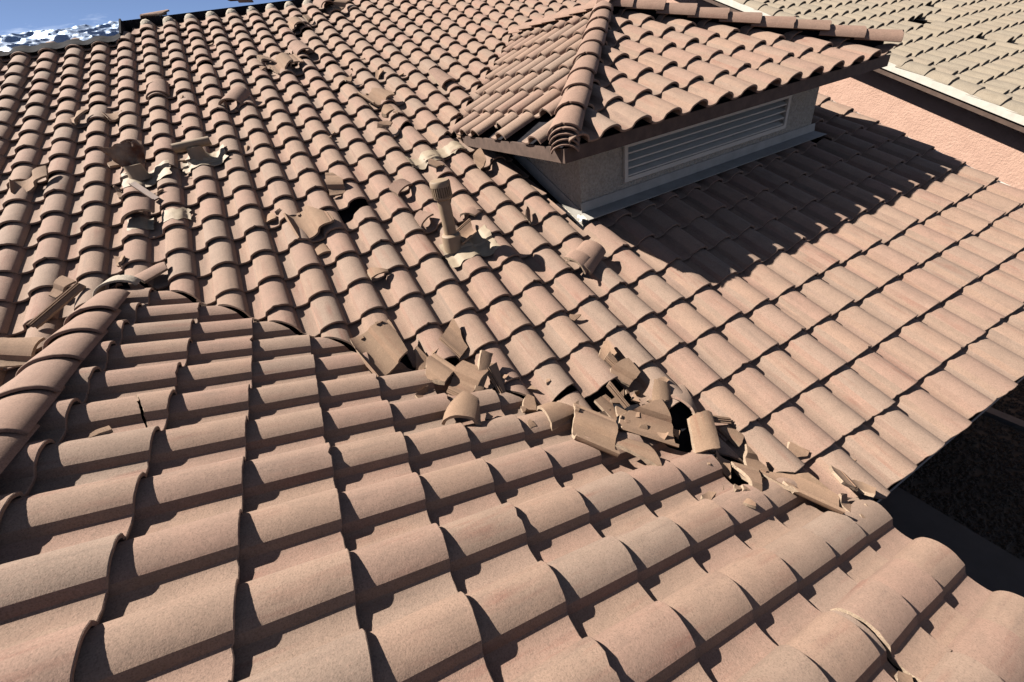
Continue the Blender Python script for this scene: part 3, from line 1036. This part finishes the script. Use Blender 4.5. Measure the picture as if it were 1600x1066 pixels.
ALL = (-.2, 1.0, 0, 1)
for row in [
    ('broken_tile', 'B', 1.949, 4.215, 'tile', (-0.2, 1, 0.15, 0.9), 1, 1, -48, 6, 8, 1, 0, 'upturned tile half lying like a tray at the left end of the valley heap', 'broken tile'),
    ('broken_tile', 'B', 1.246, 4.66, 'tile', (0.3, 1, 0.1, 0.9), 3, 2, -40, 0, 4, 0, -0.02, 'long smooth sunlit tile piece poking out below the upturned tray tile', 'broken tile'),
    ('broken_tile', 'A', 2.782, 4.02, 'tile', (-0.2, 1, 0.1, 0.9), 2, 3, 44, 8, 10, 1, 0.0, 'largest upturned tile in the middle of the valley heap, ribbed inside showing', 'broken tile'),
    ('loose_ridge_tile', 'B', 2.017, 6.592, 'cap', (0, 1, 0.25, 0.95), 2, 4, 213, 4, 0, 0, -0.1, 'greyish half barrel ridge tile arching over the middle of the valley heap', 'broken ridge tile', None, 'tile'),
    ('broken_tile', 'A', 3.514, 4.734, 'tile', (0.35, 1, 0.15, 0.8), 2, 5, -30, -6, -4, 0, 0.0, 'broad sunlit barrel piece right of the half barrel in the heap', 'broken tile'),
    ('broken_tile', 'A', 4.171, 4.87, 'tile', (0, 0.5, 0.25, 0.6), 2, 6, 25, 10, 25, 1, 0, 'tilted flat tile piece with bright edge above the dark gap in the heap', 'broken tile'),
    ('tile_rib', 'A', 3.975, 4.556, 'tile', (-0.2, 0.02, 0.1, 0.7), 0, 7, 60, 15, 20, 0, 0.04, 'pale stick of tile side rib lying on top of the heap', 'tile rib'),
    ('broken_tile', 'A', 2.264, 3.349, 'tile', (-0.2, 0.35, 0.1, 0.55), 2, 8, 20, 15, 30, 1, 0, 'ribbed tile piece standing at the top left of the valley heap', 'broken tile'),
    ('tile_rib', 'A', 2.495, 3.384, 'tile', (-0.2, -0.02, 0.1, 0.55), 0, 9, 10, 25, -20, 0, 0.03, 'pair of pale ribs sticking up at the top of the valley heap', 'tile rib'),
    ('broken_tile', 'A', 2.039, 3.572, 'tile', (-0.2, 0.25, 0.0, 0.3), 2, 10, -10, 30, 10, 0, 0, 'small ribbed fragment between the tray tile and the heap top', 'broken tile'),
    ('broken_tile', 'A', 3.395, 3.708, 'tile', (0.45, 1, 0.5, 0.95), 2, 11, -30, 20, -25, 0, 0, 'pointed orange tinted tile piece behind the half barrel', 'broken tile'),
    ('broken_tile', 'B', 0.472, 6.101, 'tile', (0.35, 0.85, 0.3, 0.65), 3, 12, 40, -30, 15, 1, 0, 'grey shaded triangular piece at the lower right of the heap', 'broken tile'),
    ('broken_tile', 'B', -0.027, 6.206, 'tile', (-0.2, 0.45, 0.3, 0.75), 2, 13, -35, 5, 8, 1, 0, 'tile piece with a raised rail lying right below the heap', 'broken tile'),
    ('broken_tile', 'A', 4.019, 5.586, 'tile', (0.0, 0.45, 0.1, 0.42), 2, 15, 50, 8, 0, 0, 0, 'small squarish piece just above the railed piece', 'broken tile'),
    ('broken_tile', 'A', 3.106, 2.943, 'tile', (-0.2, 0.55, 0.1, 0.6), 2, 17, 30, 12, 20, 1, 0, 'tilted tile piece lying alone above the valley heap', 'broken tile'),
    ('tile_rib', 'A', 3.008, 2.741, 'tile', (-0.2, 0.05, 0.3, 0.7), 0, 18, 15, 20, 10, 0, 0.04, 'pale rib piece on top of the lone tilted tile above the heap', 'tile rib'),
    ('broken_tile', 'A', 3.013, 2.369, 'tile', (0.2, 0.75, 0.1, 0.5), 3, 19, -20, 5, 5, 1, 0, 'thin flake wedged at the tile edge above the lone tilted tile', 'broken tile'),
    ('broken_tile', 'A', 5.105, 5.718, 'tile', (0.01, 0.31, 0.05, 0.42), 2, 20, 20, 0, 0, 0, 0.005, 'flat flake lying on the sunlit tiles right of the heap', 'broken tile'),
    ('broken_tile', 'B', -0.502, 6.897, 'tile', (0.45, 1, 0, 1), [(0.6, 0.9, 160), (0.75, 0.9, 25)], 21, -60, 0, -10, 1, 0, 'long pointed wedge of tile at the lower end of the valley', 'broken tile'),
    ('broken_tile', 'B', -0.756, 7.823, 'tile', (-0.2, 0.3, 0.1, 0.6), 1, 22, 40, 15, -30, 0, 0.01, 'ribbed tile edge standing between the wedge and the reddish slab', 'broken tile'),
    ('broken_tile', 'B', -1.04, 8.041, 'tile', (0.4, 0.9, 0.2, 0.55), 3, 23, 30, 10, 10, 1, 0, 'reddish broken slab at the very end of the valley by the eave', 'broken tile'),
    ('broken_tile', 'B', -1.098, 7.429, 'tile', (0.1, 0.5, 0.1, 0.4), 3, 24, 0, 5, 0, 0, 0, 'small flat piece below the reddish slab at the valley end', 'broken tile'),
    ('broken_tile', 'A', -1.504, 0.314, 'tile', (-0.2, 0.95, 0.1, 0.95), 1, 26, 14, 4, 14, 1, 0, 'large upturned tile slab with a side rail at the middle of the valley', 'broken tile'),
    ('broken_tile', 'A', -0.866, 0.725, 'tile', (-0.2, 0.35, 0.15, 0.5), 2, 27, 30, 20, 20, 1, 0, 'jagged brown fragment just right of the large upturned slab', 'broken tile'),
    ('broken_tile', 'A', -0.648, 1.338, 'tile', (-0.2, 0.45, 0.1, 0.65), 1, 28, 22, -10, 35, 1, 0, 'dark shaded slab leaning right of the large upturned slab', 'broken tile'),
    ('broken_tile', 'B', 4.065, 2.533, 'tile', (-0.2, 0.7, 0.1, 0.6), 1, 29, -50, 6, -18, 0, 0, 'tilted tile with twin side rails leaning over the valley', 'broken tile'),
    ('tile_rib', 'A', 0.19, 1.808, 'tile', (0.4, 0.62, 0.1, 0.8), 0, 30, -35, 20, 60, 0, 0, 'thin blade of tile standing beside the twin railed tile', 'tile rib'),
    ('tile_rib', 'A', 0.448, 1.965, 'tile', (-0.2, 0.12, 0.1, 0.6), 0, 31, 5, 40, 35, 0, 0, 'pale pair of curved ribs standing up in the valley', 'tile rib'),
    ('broken_tile', 'B', 3.153, 2.186, 'tile', (0.45, 1, 0.1, 0.75), 3, 32, 60, -12, 15, 0, 0.02, 'rounded olive tinted tile shard lying on the foreground roof', 'broken tile'),
    ('broken_tile', 'B', 4.172, 1.679, 'tile', (0.1, 0.4, 0.1, 0.35), 2, 33, 10, 10, 0, 0, 0, 'small chunk at the left of the twin railed tile', 'broken tile'),
    ('broken_tile', 'B', 2.712, 3.898, 'tile', (0.3, 0.95, 0.2, 0.9), 2, 34, 10, -8, 0, 0, 0, 'flat pointed tile piece in the valley left of the heap', 'broken tile'),
    ('broken_tile', 'A', 0.771, 2.657, 'tile', (-0.2, 0.3, 0.2, 0.5), 3, 35, 40, 10, 5, 0, 0, 'crumbled ribbed piece in the dark valley gap', 'broken tile'),
    ('broken_tile', 'A', 0.104, 0.609, 'tile', (-0.2, 0.5, 0.1, 0.75), 2, 36, 18, 10, 14, 0, 0, 'cracked ribbed piece stuck between two tiles above the valley', 'broken tile'),
    ('broken_tile', 'A', -1.826, -4.548, 'tile', (-0.1, 1, 0.15, 0.95), 1, 39, 6, 6, -4, 1, -0.015, 'big upturned tile cradle left of the tall vent pipe', 'broken tile'),
    ('broken_tile', 'A', -1.886, -3.685, 'tile', (0.5, 1, 0, 0.4), 2, 40, 10, -10, 10, 0, -0.01, 'fragment tucked under the lower end of the upturned cradle', 'broken tile'),
    ('broken_tile', 'A', -0.704, -5.872, 'tile', (-0.1, 0.6, 0.35, 0.75), 1, 41, 60, -5, -15, 1, 0, 'tilted tile half with a dark groove above the cradle', 'broken tile'),
    ('broken_tile', 'A', -2.803, -5.41, 'tile', (0.3, 0.7, 0.1, 0.4), 3, 42, -15, 3, 0, 0, 0.01, 'flat flake on the pan left of the cradle', 'broken tile'),
    ('loose_ridge_tile', 'A', 2.503, -3.044, 'cap', (0, 0.8, 0.3, 0.8), 3, 43, -40, -18, 5, 0, 0, 'rounded brown shard right behind the tall vent pipe', 'broken ridge tile'),
    ('broken_tile', 'A', 1.972, -2.229, 'tile', (-0.2, 0.45, 0.2, 0.9), 1, 44, -62, 0, 8, 0, 0.01, 'short plank like tile piece against the tall vent pipe', 'broken tile'),
    ('loose_ridge_tile', 'A', 1.075, -3.334, 'cap', (0.1, 0.9, 0.5, 0.85), 2, 45, 30, -15, 0, 0, 0.01, 'small hooded shard left of the tall vent pipe', 'broken ridge tile'),
    ('broken_tile', 'A', 3.988, -2.241, 'tile', (0.7, 1, 0, 0.7), 2, 46, -28, 0, 4, 0, 0, 'long narrow shard between the vent pipe and the dormer corner', 'broken tile'),
    ('loose_ridge_tile', 'A', 4.428, -0.022, 'cap', (0, 1, 0.25, 1), 0, 47, -62, 0, 0, 0, 0.03, 'brown half barrel ridge tile lying below the dormer shadow', 'ridge tile'),
    ('loose_ridge_tile', 'A', 4.047, 0.076, 'cap', (0, 1, 0.7, 1), 1, 48, -62, 3, 0, 0, 0.055, 'short ridge tile end stacked on the brown half barrel', 'ridge tile'),
    ('broken_tile', 'A', -0.791, -2.039, 'tile', (0.3, 0.9, 0.0, 0.4), 3, 49, 0, -4, 0, 0, 0.01, 'rust tinted flake on a tile below the cradle', 'broken tile'),
    ('loose_ridge_tile', 'A', 1.11, -4.984, 'cap', (0.1, 0.9, 0.0, 0.3), 1, 50, 25, 10, 0, 0, 0.01, 'small curved stub halfway between cradle and dormer', 'broken ridge tile'),
    ('broken_tile', 'A', 2.505, -5.443, 'tile', (-0.2, 0.3, 0.1, 0.6), 2, 51, 35, 15, 25, 1, 0.02, 'thin splinter below the cream flashing patches', 'broken tile'),
    ('broken_tile', 'A', 4.016, -5.037, 'tile', (0.1, 0.7, 0.1, 0.5), 2, 52, 20, 5, 0, 0, 0.01, 'flat piece under the dormer eave corner', 'broken tile'),
    ('broken_tile', 'A', 1.919, -8.397, 'tile', (0.0, 0.5, 0.1, 0.5), 3, 53, 50, 15, 10, 1, 0.01, 'little broken clump on the upper slope right of centre', 'broken tile'),
    ('loose_ridge_tile', 'A', -5.276, -14.735, 'cap', (0, 1, 0.0, 1), 0, 54, -3, -3, 0, 0, 0.0, 'pink ridge tile riding on a tile row at the upper left', 'ridge tile'),
    ('loose_ridge_tile', 'A', -2.55, -12.473, 'cap', (0, 1, 0.1, 1), 1, 55, -32, 2, 5, 0, 0.01, 'ridge tile lying askew left of the upper centre', 'ridge tile'),
    ('loose_ridge_tile', 'A', -4.828, -22.786, 'cap', (0, 1, 0.0, 1), 1, 56, 118, 8, 8, 0, 0.05, 'brown ridge tile perched on the bare ridge at the left', 'ridge tile'),
    ('loose_ridge_tile', 'A', -0.674, -22.55, 'cap', (0, 1, 0.2, 1), 1, 57, 140, 22, 0, 0, 0.06, 'dark ridge tile sticking up over the bare ridge', 'ridge tile'),
    ('broken_tile', 'A', -0.81, -15.16, 'tile', (-0.2, 0.4, 0.2, 0.8), 2, 58, 25, 12, 40, 1, -0.005, 'dark upright fragment beside two slipped tiles near the ridge', 'broken tile'),
    ('broken_tile', 'A', -0.329, -14.627, 'tile', (0, 1, 0.1, 1), 1, 59, 6, 0, -3, 0, -0.005, 'slipped whole tile lying over its neighbours near the ridge', 'roof tile'),
    ('broken_tile', 'A', 0.143, -14.766, 'tile', (-0.2, 0.45, 0.1, 0.9), 1, 60, 8, 0, 4, 1, -0.005, 'grooved tile underside beside the slipped whole tile', 'broken tile'),
    ('broken_tile', 'A', 1.318, -18.931, 'tile', (0.2, 1, 0.0, 0.9), 1, 61, 4, -4, 0, 0, -0.005, 'slipped tile with dark gap just below the ridge', 'roof tile'),
    ('broken_tile', 'A', 2.032, -19.559, 'tile', (-0.2, 0.4, 0.3, 0.7), 3, 62, 40, 20, 20, 1, -0.005, 'upturned shard next to the slipped tile below the ridge', 'broken tile'),
    ('loose_ridge_tile', 'A', 3.305, -20.825, 'cap', (0, 1, 0.0, 1), 0, 63, 10, -12, 0, 0, 0.02, 'ridge tile standing end on at the ridge, round hole toward viewer', 'ridge tile'),
    ('broken_tile', 'A', 4.135, -20.302, 'tile', (-0.2, 0.8, 0.1, 0.7), 2, 64, 70, 8, 0, 1, 0.01, 'brown slab lying at the ridge right of the end on ridge tile', 'broken tile'),
    ('loose_ridge_tile', 'A', 0.806, -16.053, 'cap', (0, 1, 0.0, 1), 0, 65, 6, -4, 0, 0, -0.005, 'pink ridge tile over a dark opening near the ridge', 'ridge tile'),
    ('broken_tile', 'A', 2.426, -10.512, 'tile', (0, 1, 0.15, 0.9), 1, 66, 16, 2, 6, 1, -0.005, 'reddish upturned tile on the upper slope left of the dormer', 'broken tile'),
    ('broken_tile', 'A', 2.447, -9.542, 'tile', (0.4, 1, 0.0, 0.4), 2, 67, 10, 0, 0, 0, -0.005, 'dark curved end piece below the reddish upturned tile', 'broken tile'),
    ('loose_ridge_tile', 'A', 5.481, -10.983, 'cap', (0, 1, 0.0, 1), 1, 68, 8, 0, 0, 0, -0.005, 'pink ridge tile lying along a tile row near the dormer valley', 'ridge tile'),
    ('broken_tile', 'A', 1.847, -12.323, 'tile', (0.3, 0.8, 0.2, 0.5), 3, 69, 40, 10, 20, 1, 0.01, 'shard by the black hole on the upper slope', 'broken tile'),
    ('broken_tile', 'A', 3.258, -12.548, 'tile', (0.2, 0.6, 0.1, 0.5), 2, 71, -30, 30, 0, 0, 0.01, 'small upright splinter above the reddish upturned tile', 'broken tile'),
    ('broken_tile', 'A', -7.891, -13.178, 'tile', (-0.1, 0.8, 0.3, 0.7), 2, 73, -10, 6, 0, 1, -0.005, 'upturned tile piece with ribs at the far left', 'broken tile'),
    ('broken_tile', 'A', -6.731, -13.103, 'tile', (0.3, 0.95, 0.3, 0.6), 2, 74, 20, 10, -10, 1, -0.005, 'cupped tile shard right of the ribbed piece at the far left', 'broken tile'),
    ('broken_tile', 'A', -8.885, -9.667, 'tile', (0, 0.95, 0.2, 0.7), 1, 75, 4, 8, 0, 1, -0.005, 'upturned jagged tile half in shadow at the left edge', 'broken tile'),
    ('loose_ridge_tile', 'A', -6.078, -6.79, 'cap', (0, 1, 0.2, 0.8), 1, 76, -4, -4, 0, 0, 0.03, 'ridge tile piece lying below the wrecked rusty vent', 'ridge tile'),
    ('broken_tile', 'A', -6.625, -9.527, 'tile', (-0.2, 0.3, 0.1, 0.5), 2, 77, 25, 10, 30, 1, 0.02, 'small ribbed shard left of the wrecked rusty vent', 'broken tile'),
    ('broken_tile', 'B', -2.892, 5.065, 'tile', (0.05, 0.27, 0.1, 0.24), 1, 86, 35, 4, 6, 0, 0.0, 'small shard lying on the cracked tile at the lower right corner', 'broken tile'),
    ('loose_ridge_tile', 'A', -5.923, -4.416, 'cap', (0, 0.7, 0.3, 0.85), 1, 80, -65, 0, 0, 0, -0.02, 'ridge tile piece lying just past the end of the foreground ridge', 'ridge tile'),
    ('broken_tile', 'A', -7.868, -4.743, 'tile', (0.1, 0.6, 0.2, 0.6), 2, 81, 40, 10, 15, 1, 0.02, 'brown tile shard left of the foreground ridge end', 'broken tile'),
    ('broken_tile', 'A', -8.471, -2.92, 'tile', (0.3, 1, 0.1, 0.75), 2, 82, 60, 6, 0, 0, 0, 'large curved tile plate at the left edge beside the ridge', 'broken tile'),
    ('tile_rib', 'A', -7.873, -4.116, 'tile', (-0.2, 0.06, 0.0, 1), 0, 83, -42, 0, 30, 0, 0.02, 'long brown rail of tile lying along the left side of the ridge', 'tile rib'),
    ('broken_tile', 'B', 3.962, -2.61, 'tile', (0.1, 0.32, 0.1, 0.28), 3, 84, 20, 0, 0, 1, 0.01, 'small flake in the shade beside the foreground ridge caps', 'broken tile'),
    ('broken_tile', 'A', -6.67, -5.267, 'tile', (0.1, 0.5, 0.1, 0.4), 2, 85, -20, 5, 0, 0, 0.01, 'chip on the pan just above the foreground ridge end', 'broken tile')]:
    name, fr, a, c, base, box, cuts, seed, yw, tx, ty, flip, lift, label, cat = row[:15]
    loose(name, {'A': FA, 'B': FB}[fr], a, c, base, box, cuts, seed, yw, tx, ty, flip, lift, label, cat, *(row[15:]))

# small crumbs of tile in the heap and further up the slope
rnd = random.Random(8)
for i, (fr, a, c, sp, n, lab, grp) in enumerate([
    ('A', 2.91, 3.63, 0.8, 18, 'small tile crumb scattered in the big valley heap', 'crumbs in the valley heap'),
    ('B', 0.14, 6.07, 0.5, 7, 'small tile crumb at the lower right of the valley heap', 'crumbs below the heap'),
    ('A', 5.11, 6.69, 0.3, 6, 'small tile crumb at the lower end of the valley', 'crumbs at the valley end'),
    ('A', 0.5, 2.15, 0.6, 9, 'small tile crumb in the middle of the valley', 'crumbs mid valley'),
    ('A', 2.15, -12.05, 3.0, 10, 'small tile crumb strewn over the upper slope', 'crumbs on the upper slope'),
    ('A', -5.9, -8.32, 1.2, 6, 'small tile crumb near the two damaged vents', 'crumbs near the vents'),
    ('A', -3.93, -15.21, 3.0, 7, 'small tile crumb strewn over the upper left slope', 'crumbs on the upper left slope')]):
    F_ = {'A': FA, 'B': FB}[fr]
    for k in range(n):
        u0, v0 = rnd.uniform(0, .7), rnd.uniform(0, .7)
        s = rnd.uniform(0.12, 0.26)
        loose('tile_chip', F_, a + rnd.gauss(0, sp), c + rnd.gauss(0, sp), 'tile', (u0, u0 + s, v0, v0 + s * 0.8), 3, 300 + i * 40 + k,
              rnd.uniform(0, 360), rnd.uniform(-25, 25), rnd.uniform(-25, 25), rnd.random() < .5, rnd.uniform(0, .02), lab, 'tile chip', grp)


# cracked tile ends that slid a little
def slid_end(fr, tile, fx, fy, ang, shift, twist, label, seed):
    p, n = break_tile(tile, fx, fy, ang, fr)
    rnd2 = random.Random(seed)
    M0 = fr.mat(fr.at(tile[0], tile[1]))
    inv = M0.inverted()
    me = cut_mesh(NEAR[seed % 6], [(inv @ p, inv.to_3x3() @ (-n))] + [(inv @ co, inv.to_3x3() @ no) for co, no in (classify(fr, *tile) or [])], 'cracked_tile', 0.005, seed)
    if me is None:
        return
    M = fr.mat(fr.at(tile[0], tile[1]) - fr.V * shift + fr.N * 0.004) @ Matrix.Translation((W / 2, .1, 0)) @ Matrix.Rotation(R(twist), 4, 'Z') @ Matrix.Rotation(R(twist * .7), 4, 'Y') @ Matrix.Translation((-W / 2, -.1, 0))
    tag(link('cracked_tile', me, None, None, M), label, 'roof tile')


for row in [
    ('B', (-3, 6), 0.5, 0.8, -84, 0.03, 1.6, 'foreground tile end cracked across and slipped near the right eave', 1),
    ('B', (4, -2), 0.5, 0.3, -70, 0.012, -2, 'foreground tile with a diagonal crack beside the ridge caps', 2)]:
    slid_end({'A': FA, 'B': FB}[row[0]], *row[1:])


# ------------------------------------------------------------------ flashing sheets, vents
def draped(fr, a0, a1, c0, c1, seed, na=22, nc=14, off=0.010, flat=0.35, curl=0.0):
    """thin metal sheet beaten down over the tiles, wavy outline"""
    V, F = [], []
    so = Vector((seed * 5.1, 0, 0))
    for k in (0, 1):
        for j in range(nc):
            for i in range(na):
                s, t_ = i / (na - 1), j / (nc - 1)
                ea = 0.10 * mnoise.noise(Vector((t_ * 4, 0, 1)) + so)
                ec = 0.14 * mnoise.noise(Vector((s * 4, 3, 2)) + so)
                a = a0 + (a1 - a0) * s + ea * (1 if s < .2 or s > .8 else 0)
                c = c0 + (c1 - c0) * t_ + ec * (1 if t_ < .2 or t_ > .8 else 0)
                h = max(surf_h(fr, a, c + d) for d in (-.08, 0, .08)) * (1 - flat) + 0.030 * flat + off
                h = max(h, surf_h(fr, a, c) + 0.004)
                h += 0.006 * mnoise.noise(Vector((a * 5, c * 5, 0)) + so)
                h += curl * max(0, s - .75) * 4 * 0.05
                V.append(fr.at(a, c, h - 0.004 * k))
    n = na * nc
    for j in range(nc - 1):
        for i in range(na - 1):
            q = j * na + i
            F.append((q, q + 1, q + na + 1, q + na))
            F.append((n + q, n + q + na, n + q + na + 1, n + q + 1))
    rim = [i for i in range(na)] + [j * na + na - 1 for j in range(1, nc)] + [(nc - 1) * na + i for i in range(na - 2, -1, -1)] + [j * na for j in range(nc - 2, 0, -1)]
    for q in range(len(rim)):
        a, b = rim[q], rim[(q + 1) % len(rim)]
        F.append((a, b, n + b, n + a))
    return V, F


def sheet_obj(name, mat, parent, *args, **kw):
    V, F = draped(*args, **kw)
    return link(name, mesh_from(name, V, F, 40), mat, parent)


def base_of(a, c, h=0.03):
    return FA.at(a, c, h)


# standing plumbing vent
ba, bc = 1.432, -2.061
b0 = base_of(ba, bc, 0.0)
v1 = empty('vent_pipe', b0)
tag(v1, 'tall upright plumbing vent pipe with slotted cap on a cream flashing', 'vent pipe')
lean = Vector((0.035, -0.02, 1)).normalized()
MB().tube(b0, b0 + lean * 0.47, 0.054, seg=28).build('pipe', 'vent_paint', v1, 40)
MB().lathe(b0 + Vector((0, 0, 0.0)), lean, [(0, .088), (.11, .084), (.135, .082), (.145, .072), (.15, .054)], 28).build('collar', 'vent_paint', v1, 40)
ct = b0 + lean * 0.44
cpv = MB().lathe(ct, lean, [(0, .058), (.012, .076), (.030, .078), (.032, .070), (.105, .070), (.107, .084), (.140, .084), (.152, .074), (.160, .02)], 28)
cpo = cpv.build('cap', 'vent_paint', v1, 40)
rb_ = MB()
xx = lean.orthogonal().normalized()
yy = lean.cross(xx)
for i in range(26):
    an = 6.2832 * i / 26
    d = xx * math.cos(an) + yy * math.sin(an)
    tdir = lean.cross(d)
    M = Matrix(((tdir.x, d.x, lean.x, ct.x), (tdir.y, d.y, lean.y, ct.y), (tdir.z, d.z, lean.z, ct.z), (0, 0, 0, 1)))
    ro = MB().box((-.0045, .068, .028), (.0045, .0825, .109), M)
    rb_.add(ro.v, ro.f)
rb_.build('cap_rib', 'vent_paint', cpo)
sheet_obj('flashing', 'flashing_paint', v1, FA, ba - .35, ba + 1.15, bc - .30, bc + .62, 3, 34, 20)

# T shaped vent
ba, bc = -4.314, -9.131
b0 = base_of(ba, bc, 0.0)
v2 = empty('t_vent', b0)
tag(v2, 'low vent with a horizontal cylinder on top, tan painted, undamaged', 'roof vent')
MB().lathe(b0, (0, 0, 1), [(0, .10), (.06, .08), (.14, .075)], 24).build('pipe', 'vent_paint', v2, 40)
ax = Vector((0.98, 0.12, 0.0)).normalized()
tp = b0 + Vector((0, 0, .165))
MB().tube(tp - ax * .17, tp + ax * .17, .042, seg=24).build('head', 'vent_paint', v2, 40)
sheet_obj('flashing', 'flashing_paint', v2, FA, ba - .55, ba + .85, bc - .28, bc + .50, 5, 34, 18, curl=0.5)

# wrecked hood vent
ba, bc = -6.093, -8.852
b0 = base_of(ba, bc, 0.0)
v3 = empty('hood_vent', b0)
tag(v3, 'wrecked roof vent with a torn rusty sheet metal hood', 'roof vent')
MB().lathe(b0, (0, 0, 1), [(0, .095), (.06, .08), (.14, .075)], 24).build('pipe', 'vent_paint', v3, 40)
V, F = [], []
na, nc = 16, 12
org = b0 + Vector((.0, .03, .13))
for k in (0, 1):
    for j in range(nc):
        for i in range(na):
            s, t_ = i / (na - 1) * 2 - 1, j / (nc - 1)
            x = s * (.10 + .08 * t_) + .015 * mnoise.noise(Vector((t_ * 5, s * 3, 2)))
            z = t_ * .20 + .03 * mnoise.noise(Vector((s * 2.5, 0, 5))) * t_
            y = .05 + .10 * s * s * t_ * -1 + .05 * t_ + .03 * mnoise.noise(Vector((s * 3, t_ * 4, 0)))
            V.append(org + Vector((x * .98, y + .006 * k + x * .1, z)))
n = na * nc
for j in range(nc - 1):
    for i in range(na - 1):
        q = j * na + i
        F.append((q, q + 1, q + na + 1, q + na))
        F.append((n + q, n + q + na, n + q + na + 1, n + q + 1))
rim = list(range(na)) + [j * na + na - 1 for j in range(1, nc)] + [(nc - 1) * na + i for i in range(na - 2, -1, -1)] + [j * na for j in range(nc - 2, 0, -1)]
for q in range(len(rim)):
    F.append((rim[q], rim[(q + 1) % len(rim)], n + rim[(q + 1) % len(rim)], n + rim[q]))
link('hood', mesh_from('hood', V, F, 50), 'rust', v3)
sheet_obj('flashing', 'flashing_paint', v3, FA, ba - .45, ba + .95, bc - .25, bc + .50, 9, 34, 18, curl=0.7)

# loose metal and flashing pieces
def bar(name, a, c, ln, w, th, yw, tilt, lift, mat, label, cat, fr=FA):
    M = fr.mat(fr.at(a, c, lift)) @ Matrix.Rotation(R(yw), 4, 'Z') @ Matrix.Rotation(R(tilt), 4, 'X')
    mb = MB().box((-w / 2, -ln / 2, 0), (w / 2, ln / 2, th), M)
    mb.box((-w / 2, -ln / 2 + .001, th), (-w / 2 + .006, ln / 2 - .001, th + .012), M)
    return tag(mb.build(name, mat), label, cat)


bar('metal_strip', -5.878, -7.709, .36, .055, .014, 28, 5, .085, 'brown_metal', 'narrow brown metal strip fallen below the wrecked rusty vent', 'metal strip')
for nm, (a0, a1, c0, c1, sd), lab in (
        ('flashing_sheet', (-6.331, -6.699, -5.956, -6.412, 71), 'left crumpled cream flashing sheet below the wrecked vent'),
        ('flashing_sheet', (-5.453, -6.588, -4.991, -6.466, 72), 'right crumpled cream flashing sheet below the wrecked vent'),
        ('flashing_sheet', (1.965, -6.060, 2.937, -6.105, 73), 'left cream flashing patch beside the foot of the dormer valley'),
        ('flashing_sheet', (3.033, -6.351, 3.876, -6.146, 74), 'right cream flashing patch beside the foot of the dormer valley')):
    # given as two corner points (a, c, a, c)
    pts = (a0, a1, c0, c1)
    aa, ca, ab, cb = pts
    cm = (ca + cb) / 2
    o = sheet_obj(nm, 'flashing_paint', None, FA, min(aa, ab) - .1, max(aa, ab) + .1, cm - .28, cm + .28, sd, 18, 10)
    tag(o, lab, 'flashing')

# foil sheet over the stripped part of the ridge
V, F = [], []
na, nc = 170, 40


def fold(p, k):
    return 1 - abs(mnoise.noise(p * k)) * 2.2


for j in range(nc):
    for i in range(na):
        s, t_ = i / (na - 1), j / (nc - 1)
        a = -14.5 + s * (14.5 - 6.45)
        c = -20.45 - t_ * 2.0
        q = Vector((a * .55 + c * 1.0, c * 2.0 - a * .45, 0))
        h = -0.02 + 0.05 * fold(q, .6) + 0.03 * fold(q + Vector((7, 2, 0)), 1.5) + 0.014 * fold(q + Vector((3, 9, 0)), 3.0)
        h *= 0.35 + 0.65 * min(1, t_ * 4 + .1)
        V.append(FA.at(a, c, max(h, -.01)))
for j in range(nc - 1):
    for i in range(na - 1):
        q = j * na + i
        F.append((q, q + 1, q + na + 1, q + na))
me = bpy.data.meshes.new('foil_sheet')
me.from_pydata([tuple(v) for v in V], [], F)
me.update()
smooth_mesh(me, 30)
fo = link('foil_sheet', me, 'foil')
sm = fo.modifiers.new('thickness', 'SOLIDIFY')
sm.thickness = 0.004
tag(fo, 'crumpled shiny silver foil sheet covering the top edge of the roof', 'foil sheet')
sheet_obj('felt_edge', 'felt', main_roof, FA, -14.5, -6.4, -20.85, -20.08, 77, 80, 8, off=0.02, flat=0.75)
# mortar lumps under the missing ridge caps
for i in range(-6, 8):
    p = FA.at(i + .66, -21.9, 0.035)
    mb = MB().lathe(p - FA.N * .05, FA.V, [(-.10, .07), (-.05, .095), (.03, .09), (.07, .06)], 12)
    for v in mb.v:
        v += Vector((1, 1, 1)) * 0.012 * mnoise.noise(v * 11)
    mb.build('mortar', 'mortar', main_roof, 60)
# mortar at the end of the wing ridge
me = cut_mesh(CAPS[1], [(Vector((0, .20, 0)), Vector((0.3, 1, 0)))], 'ridge_end', 0.01, 3)
me.materials.clear()
me.materials.append(MATS['mortar'])
M = Matrix.Translation((RIDGE_X - CAPW * .54, 1.16, RIDGE_Z + .03)) @ Matrix.Scale(1.08, 4)
link('ridge_end', me, None, wing_roof, M)

sheet_obj('corner_flashing', 'white_paint', dormer, FA, 5.35, 5.75, -1.62, -1.40, 81, 10, 6)
